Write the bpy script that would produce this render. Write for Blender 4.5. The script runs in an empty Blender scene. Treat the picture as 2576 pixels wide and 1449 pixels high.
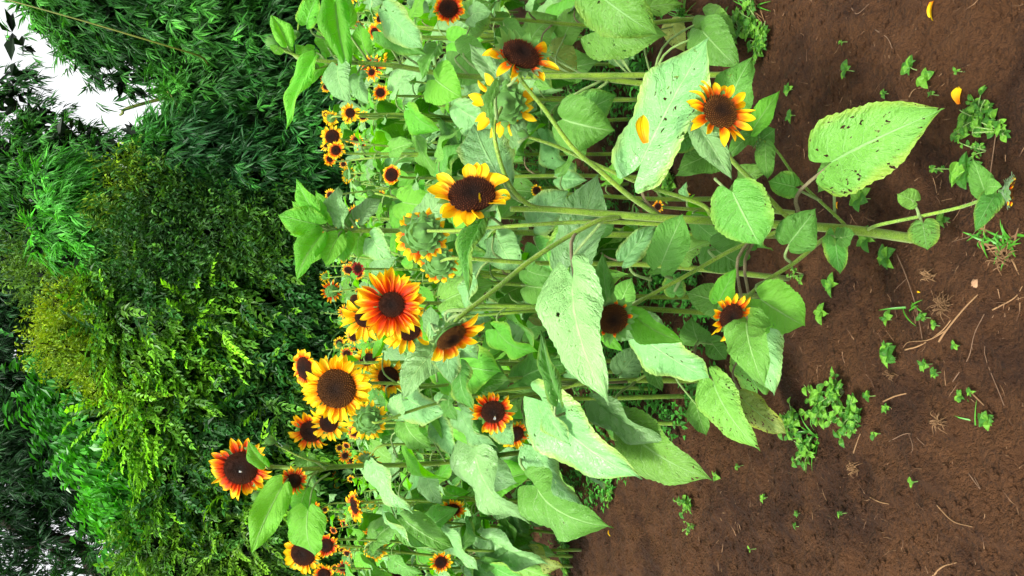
import bpy, math, random
import numpy as np
from mathutils import Vector, Matrix, Quaternion

random.seed(7)
rng = np.random.default_rng(7)
S = bpy.context.scene
COL = S.collection
# ------------------------------------------------------------------ camera, sky, sun, exposure
PITCH = math.atan((1288 - 800) / 1910.0)
CAMZ = 1.40
FPX = 1910.0
F = Vector((0, math.cos(PITCH), -math.sin(PITCH)))
U = Vector((0, math.sin(PITCH), math.cos(PITCH)))
R = Vector((1, 0, 0))
CP = Vector((0, 0, CAMZ))
cam = bpy.data.cameras.new('camera')
cam.sensor_fit = 'HORIZONTAL'
cam.sensor_width = 36
cam.lens = 18.0 / (1288.0 / FPX)
cam.clip_start = 0.05
cam.clip_end = 500
camo = bpy.data.objects.new('camera', cam)
COL.objects.link(camo)
camo.matrix_world = Matrix(((-U.x, R.x, -F.x, CP.x), (-U.y, R.y, -F.y, CP.y), (-U.z, R.z, -F.z, CP.z), (0, 0, 0, 1)))
S.camera = camo

SUN_EL, SUN_AZ = math.radians(58), math.radians(205)     # azimuth clockwise from +Y: behind the camera, a little left
w = bpy.data.worlds.new("World")
S.world = w
w.use_nodes = True
nt = w.node_tree
nt.nodes.clear()
sky = nt.nodes.new('ShaderNodeTexSky')
sky.sky_type = 'NISHITA'
sky.sun_disc = False
sky.sun_elevation = SUN_EL
sky.sun_rotation = SUN_AZ
sky.air_density = 1.0
sky.dust_density = 4.0
sky.ozone_density = 1.0
hs = nt.nodes.new('ShaderNodeHueSaturation')
hs.inputs['Saturation'].default_value = 0.06
hs.inputs['Value'].default_value = 1.0
bg = nt.nodes.new('ShaderNodeBackground')
bg.inputs['Strength'].default_value = 0.10
wo = nt.nodes.new('ShaderNodeOutputWorld')
nt.links.new(sky.outputs[0], hs.inputs['Color'])
nt.links.new(hs.outputs[0], bg.inputs['Color'])
nt.links.new(bg.outputs[0], wo.inputs['Surface'])
sun = bpy.data.lights.new('sun', 'SUN')
sun.energy = 1.5
sun.angle = math.radians(10)
sun.color = (1.0, 0.96, 0.88)
suno = bpy.data.objects.new('sun', sun)
COL.objects.link(suno)
sd = Vector((math.sin(SUN_AZ) * math.cos(SUN_EL), math.cos(SUN_AZ) * math.cos(SUN_EL), math.sin(SUN_EL)))
suno.rotation_euler = sd.to_track_quat('Z', 'Y').to_euler()
suno.location = (0, 0, 12)
S.view_settings.view_transform = 'Standard'
S.view_settings.look = 'None'
S.view_settings.gamma = 1
S.view_settings.use_curve_mapping = False
S.view_settings.exposure = 1.80
S.render.resolution_x = 1024
S.render.resolution_y = 576


def P(px, py, Y):
    """world point at forward distance Y seen at picture place px,py (2576 x 1449 scale)"""
    d = F + R * ((724.5 - py) / FPX) - U * ((px - 1288) / FPX)
    return CP + d * (Y / d.y)


def G(px, py, z=0.0):
    d = F + R * ((724.5 - py) / FPX) - U * ((px - 1288) / FPX)
    return CP + d * ((z - CAMZ) / d.z)


# ------------------------------------------------------------------ helpers: objects and tags
def tag(o, label=None, cat=None, group=None, kind=None):
    if label: o['label'] = label
    if cat: o['category'] = cat
    if group: o['group'] = group
    if kind: o['kind'] = kind
    return o


def empty(name, loc, label, cat, group=None):
    o = bpy.data.objects.new(name, None)
    o.empty_display_size = 0.1
    o.location = loc
    COL.objects.link(o)
    return tag(o, label, cat, group)


def link(name, me, parent=None, mat=None):
    o = bpy.data.objects.new(name, me)
    COL.objects.link(o)
    if parent is not None: o.parent = parent
    if mat is not None: o.matrix_basis = mat
    return o


def mesh_np(name, V, Fq, mat, smooth=True, cols=None, uvs=None):
    """V (n,3); Fq list of arrays of faces (m,k)"""
    me = bpy.data.meshes.new(name)
    V = np.asarray(V, dtype=np.float32)
    if not isinstance(Fq, list): Fq = [Fq]
    Fq = [np.asarray(f, dtype=np.int32) for f in Fq if len(f)]
    nl = sum(f.size for f in Fq)
    nf = sum(f.shape[0] for f in Fq)
    me.vertices.add(len(V)); me.vertices.foreach_set('co', V.ravel())
    me.loops.add(nl); me.polygons.add(nf)
    li = np.concatenate([f.ravel() for f in Fq])
    me.loops.foreach_set('vertex_index', li)
    tot = np.concatenate([np.full(f.shape[0], f.shape[1], dtype=np.int32) for f in Fq])
    st = np.concatenate([[0], np.cumsum(tot)[:-1]]).astype(np.int32)
    me.polygons.foreach_set('loop_start', st)
    me.polygons.foreach_set('loop_total', tot)
    me.polygons.foreach_set('use_smooth', np.full(nf, smooth))
    if uvs is not None:
        ul = me.uv_layers.new(name='UVMap')
        ul.data.foreach_set('uv', np.asarray(uvs, dtype=np.float32)[li].ravel())
    if cols is not None:
        ca = me.color_attributes.new('col', 'FLOAT_COLOR', 'POINT')
        c4 = np.ones((len(V), 4), dtype=np.float32); c4[:, :3] = cols
        ca.data.foreach_set('color', c4.ravel())
    me.materials.append(mat)
    me.update(calc_edges=True)
    return me


def grid_faces(n, m, off=0, closed=False):
    a = []
    mm = m if closed else m - 1
    for i in range(n - 1):
        for j in range(mm):
            j2 = (j + 1) % m
            a.append((off + i * m + j, off + i * m + j2, off + (i + 1) * m + j2, off + (i + 1) * m + j))
    return np.array(a, dtype=np.int32)


def smooth_path(pts, n):
    """Catmull-Rom"""
    pts = [Vector(p) for p in pts]
    if len(pts) == 2:
        return [pts[0].lerp(pts[1], i / (n - 1)) for i in range(n)]
    ext = [pts[0] * 2 - pts[1]] + pts + [pts[-1] * 2 - pts[-2]]
    out = []
    k = len(pts) - 1
    for i in range(n):
        t = i / (n - 1) * k
        a = min(int(t), k - 1); t -= a
        p0, p1, p2, p3 = ext[a], ext[a + 1], ext[a + 2], ext[a + 3]
        out.append(0.5 * ((2 * p1) + (p2 - p0) * t + (2 * p0 - 5 * p1 + 4 * p2 - p3) * t * t + (3 * p1 - p0 - 3 * p2 + p3) * t ** 3))
    return out


def tube_np(pts, radii, seg=8, rib=0.0):
    n = len(pts)
    V = []
    t0 = (pts[1] - pts[0]).normalized()
    a = t0.orthogonal().normalized()
    for i in range(n):
        t = (pts[min(i + 1, n - 1)] - pts[max(i - 1, 0)]).normalized()
        a = (a - t * a.dot(t)).normalized()
        b = t.cross(a)
        for j in range(seg):
            th = 2 * math.pi * j / seg
            r = radii[i] * (1 + rib * (1 if j % 2 else -1))
            V.append(pts[i] + (a * math.cos(th) + b * math.sin(th)) * r)
    V.append(pts[0]); V.append(pts[-1])
    Fq = grid_faces(n, seg, 0, True)
    c0, c1 = len(V) - 2, len(V) - 1
    caps = [(c0, (j + 1) % seg, j) for j in range(seg)] + [(c1, (n - 1) * seg + j, (n - 1) * seg + (j + 1) % seg) for j in range(seg)]
    return np.array([tuple(v) for v in V]), Fq, np.array(caps, dtype=np.int32)


def tubes_mesh(name, specs, mat):
    """specs: list of (pts, r0, r1, nseg, seg, rib)"""
    VV, Q, T = [], [], []
    off = 0
    for (pts, r0, r1, n, seg, rib) in specs:
        pp = smooth_path(pts, n)
        rr = [r0 + (r1 - r0) * i / (n - 1) for i in range(n)]
        v, q, t = tube_np(pp, rr, seg, rib)
        VV.append(v); Q.append(q + off); T.append(t + off); off += len(v)
    return mesh_np(name, np.concatenate(VV), [np.concatenate(Q), np.concatenate(T)], mat)


# ------------------------------------------------------------------ helpers: node materials
class NT:
    def __init__(s, name):
        s.m = bpy.data.materials.new(name); s.m.use_nodes = True
        s.t = s.m.node_tree; s.t.nodes.clear()
        s.out = s.n('ShaderNodeOutputMaterial')

    def n(s, ty, **kw):
        x = s.t.nodes.new(ty)
        for k, v in kw.items(): setattr(x, k, v)
        return x

    def set(s, node, **kw):
        for k, v in kw.items():
            key = k.replace('_', ' ')
            s.inp(node.inputs[key], v)
        return node

    def inp(s, sock, v):
        if hasattr(v, 'is_output') or isinstance(v, bpy.types.NodeSocket): s.t.links.new(v, sock)
        elif isinstance(v, tuple) and len(v) == 3 and sock.type == 'RGBA': sock.default_value = (*v, 1)
        else: sock.default_value = v

    def math(s, op, a, b=0.0, c=None, clamp=False):
        x = s.n('ShaderNodeMath', operation=op); x.use_clamp = clamp
        s.inp(x.inputs[0], a); s.inp(x.inputs[1], b)
        if c is not None: s.inp(x.inputs[2], c)
        return x.outputs[0]

    def mix(s, fac, a, b, blend='MIX'):
        x = s.n('ShaderNodeMix', data_type='RGBA', blend_type=blend)
        s.inp(x.inputs[0], fac); s.inp(x.inputs[6], a); s.inp(x.inputs[7], b)
        return x.outputs[2]

    def ramp(s, fac, stops, interp='LINEAR'):
        x = s.n('ShaderNodeValToRGB'); x.color_ramp.interpolation = interp
        e = x.color_ramp.elements
        while len(e) < len(stops): e.new(0.5)
        for i, (p, c) in enumerate(stops):
            e[i].position = p; e[i].color = (*c, 1) if len(c) == 3 else c
        s.inp(x.inputs[0], fac)
        return x.outputs[0]

    def sstep(s, v, lo, hi, a=0.0, b=1.0):
        x = s.n('ShaderNodeMapRange', interpolation_type='SMOOTHSTEP')
        s.inp(x.inputs[0], v); s.inp(x.inputs[1], lo); s.inp(x.inputs[2], hi); s.inp(x.inputs[3], a); s.inp(x.inputs[4], b)
        return x.outputs[0]

    def noise(s, vec, scale, detail=3.0, rough=0.5, dist=0.0):
        x = s.n('ShaderNodeTexNoise')
        if vec is not None: s.inp(x.inputs['Vector'], vec)
        x.inputs['Scale'].default_value = scale; x.inputs['Detail'].default_value = detail
        x.inputs['Roughness'].default_value = rough; x.inputs['Distortion'].default_value = dist
        return x.outputs[0]

    def bump(s, h, strength=0.5, dist=0.01, normal=None):
        x = s.n('ShaderNodeBump')
        x.inputs['Strength'].default_value = strength; x.inputs['Distance'].default_value = dist
        s.inp(x.inputs['Height'], h)
        if normal is not None: s.inp(x.inputs['Normal'], normal)
        return x.outputs[0]

    def princ(s, color, rough=0.5, spec=0.5, normal=None, **kw):
        x = s.n('ShaderNodeBsdfPrincipled')
        s.inp(x.inputs['Base Color'], color); s.inp(x.inputs['Roughness'], rough)
        s.inp(x.inputs['Specular IOR Level'], spec)
        if normal is not None: s.inp(x.inputs['Normal'], normal)
        for k, v in kw.items(): s.inp(x.inputs[k.replace('_', ' ')], v)
        return x.outputs[0]

    def done(s, sh):
        s.t.links.new(sh, s.out.inputs[0]); return s.m


def leaf_material(name, top, pale, transl, hole=0.5, tf=0.25, yellow=0.0, crum=1.0, rough=0.38, spec=0.30):
    k = NT(name)
    uv = k.n('ShaderNodeUVMap'); sp = k.n('ShaderNodeSeparateXYZ'); k.t.links.new(uv.outputs[0], sp.inputs[0])
    t, sv = sp.outputs[0], sp.outputs[1]
    a = k.math('ABSOLUTE', k.math('SUBTRACT', sv, 0.5))
    a = k.math('MULTIPLY', a, 2.0)
    oi = k.n('ShaderNodeObjectInfo')
    rnd = oi.outputs['Random']
    tc = k.n('ShaderNodeTexCoord')
    ov = k.n('ShaderNodeVectorMath', operation='ADD')
    k.t.links.new(tc.outputs['Object'], ov.inputs[0])
    cb = k.n('ShaderNodeCombineXYZ'); k.inp(cb.inputs[0], k.math('MULTIPLY', rnd, 37.0)); k.inp(cb.inputs[2], k.math('MULTIPLY', rnd, 11.0))
    k.t.links.new(cb.outputs[0], ov.inputs[1])
    vec = ov.outputs[0]
    # veins
    mid = k.sstep(a, 0.012, 0.05, 1.0, 0.0)
    side = k.math('SIGN', k.math('SUBTRACT', sv, 0.5))
    wob = k.math('MULTIPLY', k.noise(vec, 6.0, 2.0), 0.10)
    ph = k.math('ADD', k.math('SUBTRACT', t, k.math('MULTIPLY', k.math('POWER', a, 0.8), 0.30)), wob)
    ph = k.math('ADD', k.math('MULTIPLY', ph, 6.0), k.math('MULTIPLY', side, 0.2))
    fr = k.math('ABSOLUTE', k.math('SUBTRACT', k.math('FRACT', ph), 0.5))
    lat = k.sstep(fr, 0.0, 0.05, 1.0, 0.0)
    lat = k.math('MULTIPLY', lat, k.sstep(a, 0.0, 0.95, 1.0, 0.15))
    vein = k.math('MAXIMUM', mid, k.math('MULTIPLY', lat, 0.55))
    fine = k.n('ShaderNodeTexVoronoi', feature='DISTANCE_TO_EDGE'); fine.inputs['Scale'].default_value = 26.0
    k.t.links.new(vec, fine.inputs['Vector'])
    net = k.sstep(fine.outputs[0], 0.0, 0.12, 1.0, 0.0)
    n1 = k.noise(vec, 2.3, 3.0, 0.55)
    n2 = k.noise(vec, 11.0, 4.0, 0.6)
    c = k.mix(k.sstep(n1, 0.3, 0.7), top, tuple(min(1, x * y) for x, y in zip(top, (1.7, 1.35, 1.3))))
    c = k.mix(k.math('MULTIPLY', k.sstep(n2, 0.52, 0.75), 0.35), c, (0.14, 0.42, 0.03))
    geo = k.n('ShaderNodeNewGeometry')
    c = k.mix(k.math('MULTIPLY', geo.outputs['Backfacing'], 0.8), c, pale)
    # yellowing margin on some leaves
    ym = k.math('MULTIPLY', k.sstep(k.math('ADD', a, k.math('MULTIPLY', n1, 0.8)), 1.05, 1.5), k.sstep(rnd, 0.45, 0.9))
    c = k.mix(k.math('ADD', k.math('MULTIPLY', ym, 0.6), yellow, clamp=True), c, (0.34, 0.40, 0.04))
    c = k.mix(k.math('MULTIPLY', vein, 0.6), c, (0.34, 0.62, 0.22))
    c = k.mix(k.math('MULTIPLY', net, 0.10), c, (0.38, 0.6, 0.25))
    hv = k.n('ShaderNodeHueSaturation')
    k.inp(hv.inputs['Hue'], k.math('ADD', 0.488, k.math('MULTIPLY', rnd, 0.022)))
    k.inp(hv.inputs['Value'], k.math('ADD', 0.66, k.math('MULTIPLY', k.math('FRACT', k.math('MULTIPLY', rnd, 7.31)), 0.56)))
    k.inp(hv.inputs['Color'], c)
    c = hv.outputs[0]
    # brown specks round insect holes
    n3 = k.noise(vec, 15.0, 2.0, 0.55, 0.4)
    n4 = k.noise(vec, 2.2, 1.0)
    dens = k.math('MULTIPLY', k.math('SUBTRACT', n4, 0.45), 0.30)
    hz = k.math('ADD', n3, k.math('ADD', dens, k.math('MULTIPLY', k.math('SUBTRACT', rnd, 0.6), 0.06)))
    hz = k.math('SUBTRACT', hz, k.math('MULTIPLY', mid, 0.3))
    spot = k.sstep(hz, 0.725 - 0.05 * hole, 0.745 - 0.05 * hole)
    hol = k.math('GREATER_THAN', hz, 0.752 - 0.05 * hole)
    c = k.mix(k.math('MULTIPLY', spot, 0.8), c, (0.10, 0.07, 0.03))
    h = k.math('ADD', k.math('MULTIPLY', vein, -0.35), k.math('MULTIPLY', n2, 0.3))
    h = k.math('ADD', h, k.math('MULTIPLY', net, -0.10))
    h = k.math('ADD', h, k.math('MULTIPLY', k.sstep(fr, 0.0, 0.5), 0.15))
    # corrugation running out along the side veins, stronger towards the margin
    cv = k.n('ShaderNodeCombineXYZ'); k.inp(cv.inputs[0], k.math('MULTIPLY', ph, 2.6)); k.inp(cv.inputs[1], k.math('MULTIPLY', a, 2.2)); k.inp(cv.inputs[2], k.math('ADD', k.math('MULTIPLY', rnd, 50.0), side))
    cr = k.noise(cv.outputs[0], 1.0, 3.0, 0.55, 0.3)
    h = k.math('ADD', h, k.math('MULTIPLY', k.math('MULTIPLY', cr, k.sstep(a, 0.0, 0.9, 0.4, 1.8)), 1.6 * crum))
    nor = k.bump(h, 0.65, 0.011)
    s1 = k.princ(c, rough, spec, nor, Sheen_Weight=0.0)
    tr = k.n('ShaderNodeBsdfTranslucent'); k.inp(tr.inputs[0], k.mix(k.math('MULTIPLY', vein, 0.5), transl, (0.45, 0.7, 0.12))); k.inp(tr.inputs['Normal'], nor)
    mx = k.n('ShaderNodeMixShader'); mx.inputs[0].default_value = tf
    k.t.links.new(s1, mx.inputs[1]); k.t.links.new(tr.outputs[0], mx.inputs[2])
    tp = k.n('ShaderNodeBsdfTransparent'); m2 = k.n('ShaderNodeMixShader')
    k.inp(m2.inputs[0], hol); k.t.links.new(mx.outputs[0], m2.inputs[1]); k.t.links.new(tp.outputs[0], m2.inputs[2])
    return k.done(m2.outputs[0])


def foliage_material(name, rough=0.45, spec=0.4, tf=0.3, tmul=(1.5, 1.6, 0.6)):
    k = NT(name)
    at = k.n('ShaderNodeAttribute', attribute_name='col')
    c = at.outputs['Color']
    s1 = k.princ(c, rough, spec)
    tr = k.n('ShaderNodeBsdfTranslucent'); k.inp(tr.inputs[0], k.mix(1.0, c, tmul, 'MULTIPLY'))
    mx = k.n('ShaderNodeMixShader'); mx.inputs[0].default_value = tf
    k.t.links.new(s1, mx.inputs[1]); k.t.links.new(tr.outputs[0], mx.inputs[2])
    return k.done(mx.outputs[0])


def stem_material(name, c1, c2, c3):
    k = NT(name)
    tc = k.n('ShaderNodeTexCoord')
    v = tc.outputs['Object']
    n1 = k.noise(v, 14.0, 3.0); n2 = k.noise(v, 180.0, 3.0, 0.7); n3 = k.noise(v, 420.0, 2.0, 0.6)
    c = k.mix(k.sstep(n1, 0.35, 0.65), c1, c2)
    c = k.mix(k.math('MULTIPLY', k.sstep(n2, 0.5, 0.7), 0.65), c, c3)
    c = k.mix(k.math('MULTIPLY', k.sstep(n3, 0.55, 0.7), 0.5), c, (0.45, 0.55, 0.22))
    nor = k.bump(k.math('ADD', n2, n3), 0.8, 0.002)
    return k.done(k.princ(c, 0.5, 0.4, nor, Sheen_Weight=0.3, Sheen_Tint=(0.9, 1, 0.6, 1), Subsurface_Weight=0.0))


def petal_material(name, stops, tips=(0.85, 0.45, 0.01)):
    k = NT(name)
    uv = k.n('ShaderNodeUVMap'); sp = k.n('ShaderNodeSeparateXYZ'); k.t.links.new(uv.outputs[0], sp.inputs[0])
    oi = k.n('ShaderNodeObjectInfo')
    tc = k.n('ShaderNodeTexCoord')
    mp = k.n('ShaderNodeMapping'); mp.inputs['Scale'].default_value = (1.5, 14, 1)
    ad = k.n('ShaderNodeVectorMath', operation='ADD'); k.t.links.new(uv.outputs[0], ad.inputs[0])
    cb = k.n('ShaderNodeCombineXYZ'); k.inp(cb.inputs[1], k.math('MULTIPLY', oi.outputs['Random'], 9.0)); k.t.links.new(cb.outputs[0], ad.inputs[1])
    k.t.links.new(ad.outputs[0], mp.inputs[0])
    st = k.noise(mp.outputs[0], 1.6, 3.0)
    a = k.math('MULTIPLY', k.math('ABSOLUTE', k.math('SUBTRACT', sp.outputs[1], 0.5)), 2.0)
    x = k.math('ADD', sp.outputs[0], k.math('MULTIPLY', k.math('SUBTRACT', st, 0.5), 0.7))
    x = k.math('ADD', x, k.math('MULTIPLY', k.math('SUBTRACT', a, 0.4), 0.22))
    x = k.math('ADD', x, k.math('MULTIPLY', k.math('SUBTRACT', oi.outputs['Random'], 0.5), 0.24))
    c = k.ramp(x, stops)
    mp2 = k.n('ShaderNodeMapping'); mp2.inputs['Scale'].default_value = (0.6, 10, 1); k.t.links.new(ad.outputs[0], mp2.inputs[0])
    rd = k.noise(mp2.outputs[0], 1.0, 1.0)
    nor = k.bump(rd, 0.6, 0.004)
    s1 = k.princ(c, 0.5, 0.25, nor)
    tr = k.n('ShaderNodeBsdfTranslucent'); k.inp(tr.inputs[0], c)
    mx = k.n('ShaderNodeMixShader'); mx.inputs[0].default_value = 0.35
    k.t.links.new(s1, mx.inputs[1]); k.t.links.new(tr.outputs[0], mx.inputs[2])
    return k.done(mx.outputs[0])


YEL = (0.97, 0.52, 0.003); YL2 = (0.99, 0.68, 0.008); ORA = (0.92, 0.22, 0.002); RED = (0.55, 0.03, 0.002); DRK = (0.18, 0.008, 0.002)
M = {}
M['leaf'] = leaf_material('sunflower_leaf_green', (0.030, 0.155, 0.005), (0.10, 0.30, 0.04), (0.12, 0.56, 0.003), 0.2, 0.20, crum=0.6)
M['leaf_mint'] = leaf_material('sunflower_leaf_painted_sheen', (0.098, 0.270, 0.068), (0.18, 0.40, 0.13), (0.14, 0.52, 0.02), 0.15, 0.16, crum=0.75, rough=0.34, spec=0.45)  # paler, greyer base colour paints in the sky's reflection on the blades
M['leaf_young'] = leaf_material('sunflower_leaf_young', (0.058, 0.32, 0.003), (0.16, 0.46, 0.05), (0.24, 0.88, 0.002), 0.0, 0.42, crum=0.5, spec=0.22)
M['leaf_spot'] = leaf_material('sunflower_leaf_eaten', (0.058, 0.25, 0.007), (0.17, 0.38, 0.06), (0.22, 0.64, 0.01), 0.9)
M['leaf_old'] = leaf_material('sunflower_leaf_yellowing', (0.20, 0.30, 0.06), (0.3, 0.4, 0.15), (0.4, 0.5, 0.03), 1.6, 0.3, 0.5)
M['stem'] = stem_material('sunflower_stem_hairy', (0.10, 0.22, 0.008), (0.19, 0.33, 0.014), (0.02, 0.045, 0.005))
M['petiole'] = stem_material('leaf_stalk_green', (0.15, 0.30, 0.05), (0.22, 0.36, 0.10), (0.12, 0.16, 0.04))
M['petiole_red'] = stem_material('leaf_stalk_brown', (0.13, 0.085, 0.04), (0.20, 0.14, 0.07), (0.06, 0.03, 0.02))
M['petal_yellow'] = petal_material('petal_yellow', [(0.0, ORA), (0.22, (0.95, 0.36, 0.004)), (0.42, YEL), (0.85, YL2)])
M['petal_orange'] = petal_material('petal_orange', [(0.0, RED), (0.22, (0.80, 0.12, 0.003)), (0.42, ORA), (0.62, YEL), (0.95, YL2)])
M['petal_red'] = petal_material('petal_red', [(0.0, DRK), (0.18, RED), (0.48, (0.78, 0.08, 0.002)), (0.68, (0.94, 0.34, 0.003)), (0.92, YL2)])
M['petal_maroon'] = petal_material('petal_maroon', [(0.0, DRK), (0.4, (0.25, 0.012, 0.01)), (0.9, (0.38, 0.03, 0.02)), (1.0, (0.45, 0.06, 0.02))])
k = NT('disc_florets')
at = k.n('ShaderNodeAttribute', attribute_name='col')
tc = k.n('ShaderNodeTexCoord')
nz = k.noise(tc.outputs['Object'], 22.0, 3.0, 0.7)
cc = k.mix(k.sstep(nz, 0.35, 0.7), k.mix(1.0, at.outputs['Color'], (0.55, 0.5, 0.5), 'MULTIPLY'), at.outputs['Color'])
M['disc'] = k.done(k.princ(cc, 0.75, 0.2, k.bump(nz, 0.8, 0.05)))
k = NT('bract_green')
tc = k.n('ShaderNodeTexCoord')
nz = k.noise(tc.outputs['Object'], 5.0, 3.0, 0.6)
cc = k.mix(nz, (0.045, 0.17, 0.020), (0.13, 0.34, 0.05))
s1 = k.princ(cc, 0.5, 0.4, k.bump(k.noise(tc.outputs['Object'], 30.0, 2.0), 0.3, 0.05), Sheen_Weight=0.3)
tr = k.n('ShaderNodeBsdfTranslucent'); k.inp(tr.inputs[0], (0.3, 0.6, 0.05))
mx = k.n('ShaderNodeMixShader'); mx.inputs[0].default_value = 0.25
k.t.links.new(s1, mx.inputs[1]); k.t.links.new(tr.outputs[0], mx.inputs[2])
M['bract'] = k.done(mx.outputs[0])


# ------------------------------------------------------------------ unit meshes
def fval(x, seed):
    return math.sin(x * 12.9898 + seed * 78.233)


def leaf_unit(name, mat, nt_=36, ns=11, bend=0.1, fold=0.25, twist=0.0, wav=0.03, cord=0.14, wpos=0.3, seed=0, blister=0.012, skew=0.0, full=2.2, serr=0.07):
    """blade from 0,0,0 to 1,0,0 ; unit width 1 ; z up. width scaled outside"""
    V = []; UV = []
    rs = random.Random(seed)
    ph1, ph2, ph3 = rs.uniform(0, 6), rs.uniform(0, 6), rs.uniform(0, 6)
    for i in range(nt_):
        t = i / (nt_ - 1)
        # width profile
        if t < wpos:
            wv = 0.40 + 0.60 * math.sin(math.pi / 2 * (t / wpos) ** 0.7)
        else:
            q = (t - wpos) / (1 - wpos)
            wv = (1 - q ** full) * (1 - 0.12 * q)
            if q > 0.8: wv = wv * (1 - 0.3 * (q - 0.8) / 0.2)
        wv = max(wv, 0.004)
        for j in range(ns):
            s_ = -1 + 2 * j / (ns - 1)
            a = abs(s_)
            e = a ** 6
            sr = 1 + e * serr * (((t * 15.0 + 0.3 * (s_ > 0)) % 1.0) - 0.5) * (1 if t < 0.96 else 0) + e * 0.05 * math.sin(t * 9 + ph1 * (1 if s_ > 0 else 2))
            y = 0.5 * s_ * wv * sr
            x = t - cord * math.sin(a * 2.25) * (1 - t) ** 3.6 * 1.25 + 0.02 * math.sin(s_ * 2)
            base_in = 0.0
            if t < 0.12: y *= 1 + 0.15 * (0.12 - t) / 0.12 * a
            z = bend * 4 * t * (1 - t) - bend * 0.2 * t
            z += fold * a * wv * 0.5 - fold * 0.35 * (a ** 2.6) * wv
            z += wav * a * a * math.sin(t * 11 + (ph1 if s_ > 0 else ph2)) * (0.4 + wv)
            z += blister * math.sin((t - 0.3 * a) * 2 * math.pi * 6 + (0.6 if s_ > 0 else -0.6)) * math.sin(math.pi * min(1, a * 1.05)) * (0.3 + wv)
            z += twist * s_ * (t - 0.3) * wv
            y += skew * math.sin(math.pi * t) * 0.3
            V.append((x, y, z)); UV.append((t, 0.5 + 0.5 * s_))
    return mesh_np(name, np.array(V), [grid_faces(nt_, ns)], mat, uvs=np.array(UV))


LEAF_VARIANTS = [dict(bend=0.12, fold=0.35, wav=0.04, full=2.1), dict(bend=0.06, fold=0.6, wav=0.06, full=1.7), dict(bend=0.18, fold=0.3, wav=0.08, twist=0.25, full=2.4),
                 dict(bend=0.10, fold=0.45, wav=0.07, twist=-0.3, full=1.9), dict(bend=0.04, fold=0.18, wav=0.05, full=3.0), dict(bend=0.14, fold=0.95, wav=0.05, full=1.8)]
LM = {}
for mn in ('leaf', 'leaf_mint', 'leaf_young', 'leaf_spot', 'leaf_old'):
    for vi, kw in enumerate(LEAF_VARIANTS):
        LM[(mn, vi)] = leaf_unit('leaf', M[mn], seed=vi * 3 + 1, wpos=0.26 + 0.03 * (vi % 3), cord=0.10 + 0.05 * ((vi + 1) % 2), blister={'leaf_mint': 0.020, 'leaf_young': 0.006}.get(mn, 0.010), **kw)
LF = {}   # cheaper versions for far plants
for mn in ('leaf', 'leaf_mint', 'leaf_young', 'leaf_spot', 'leaf_old'):
    for vi, kw in enumerate(LEAF_VARIANTS):
        LF[(mn, vi)] = leaf_unit('leaf', M[mn], nt_=12, ns=7, seed=vi * 5 + 2, blister=0.006, **kw)


def petal_unit(name, mat, curl=0.1, cup=0.12, seed=0, n=9, m=5, twist=0.0):
    V = []; UV = []
    rs = random.Random(seed); a1 = rs.uniform(-0.05, 0.05)
    for i in range(n):
        t = i / (n - 1)
        wv = (0.5 + 0.5 * math.sin(math.pi * min(1, t / 0.55) / 2)) if t < 0.55 else math.cos((t - 0.55) / 0.45 * math.pi / 2) ** 0.75
        wv = max(wv, 0.03)
        for j in range(m):
            s_ = -1 + 2 * j / (m - 1)
            y = 0.5 * s_ * wv + a1 * math.sin(math.pi * t)
            z = curl * math.sin(t * math.pi * 0.9) - curl * 0.6 * t * t + cup * (abs(s_) ** 1.5) * wv * 0.6 + twist * s_ * t * wv
            z += 0.03 * math.cos(s_ * math.pi * 2)
            V.append((t, y, z)); UV.append((t, 0.5 + 0.5 * s_))
    return mesh_np(name, np.array(V), [grid_faces(n, m)], mat, uvs=np.array(UV))


PM = {}
for pn in ('petal_yellow', 'petal_orange', 'petal_red', 'petal_maroon'):
    PM[pn] = [petal_unit('petal', M[pn], 0.08, 0.15, 1), petal_unit('petal', M[pn], 0.18, 0.2, 2, twist=0.25), petal_unit('petal', M[pn], -0.08, 0.25, 3, twist=-0.2)]


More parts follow.
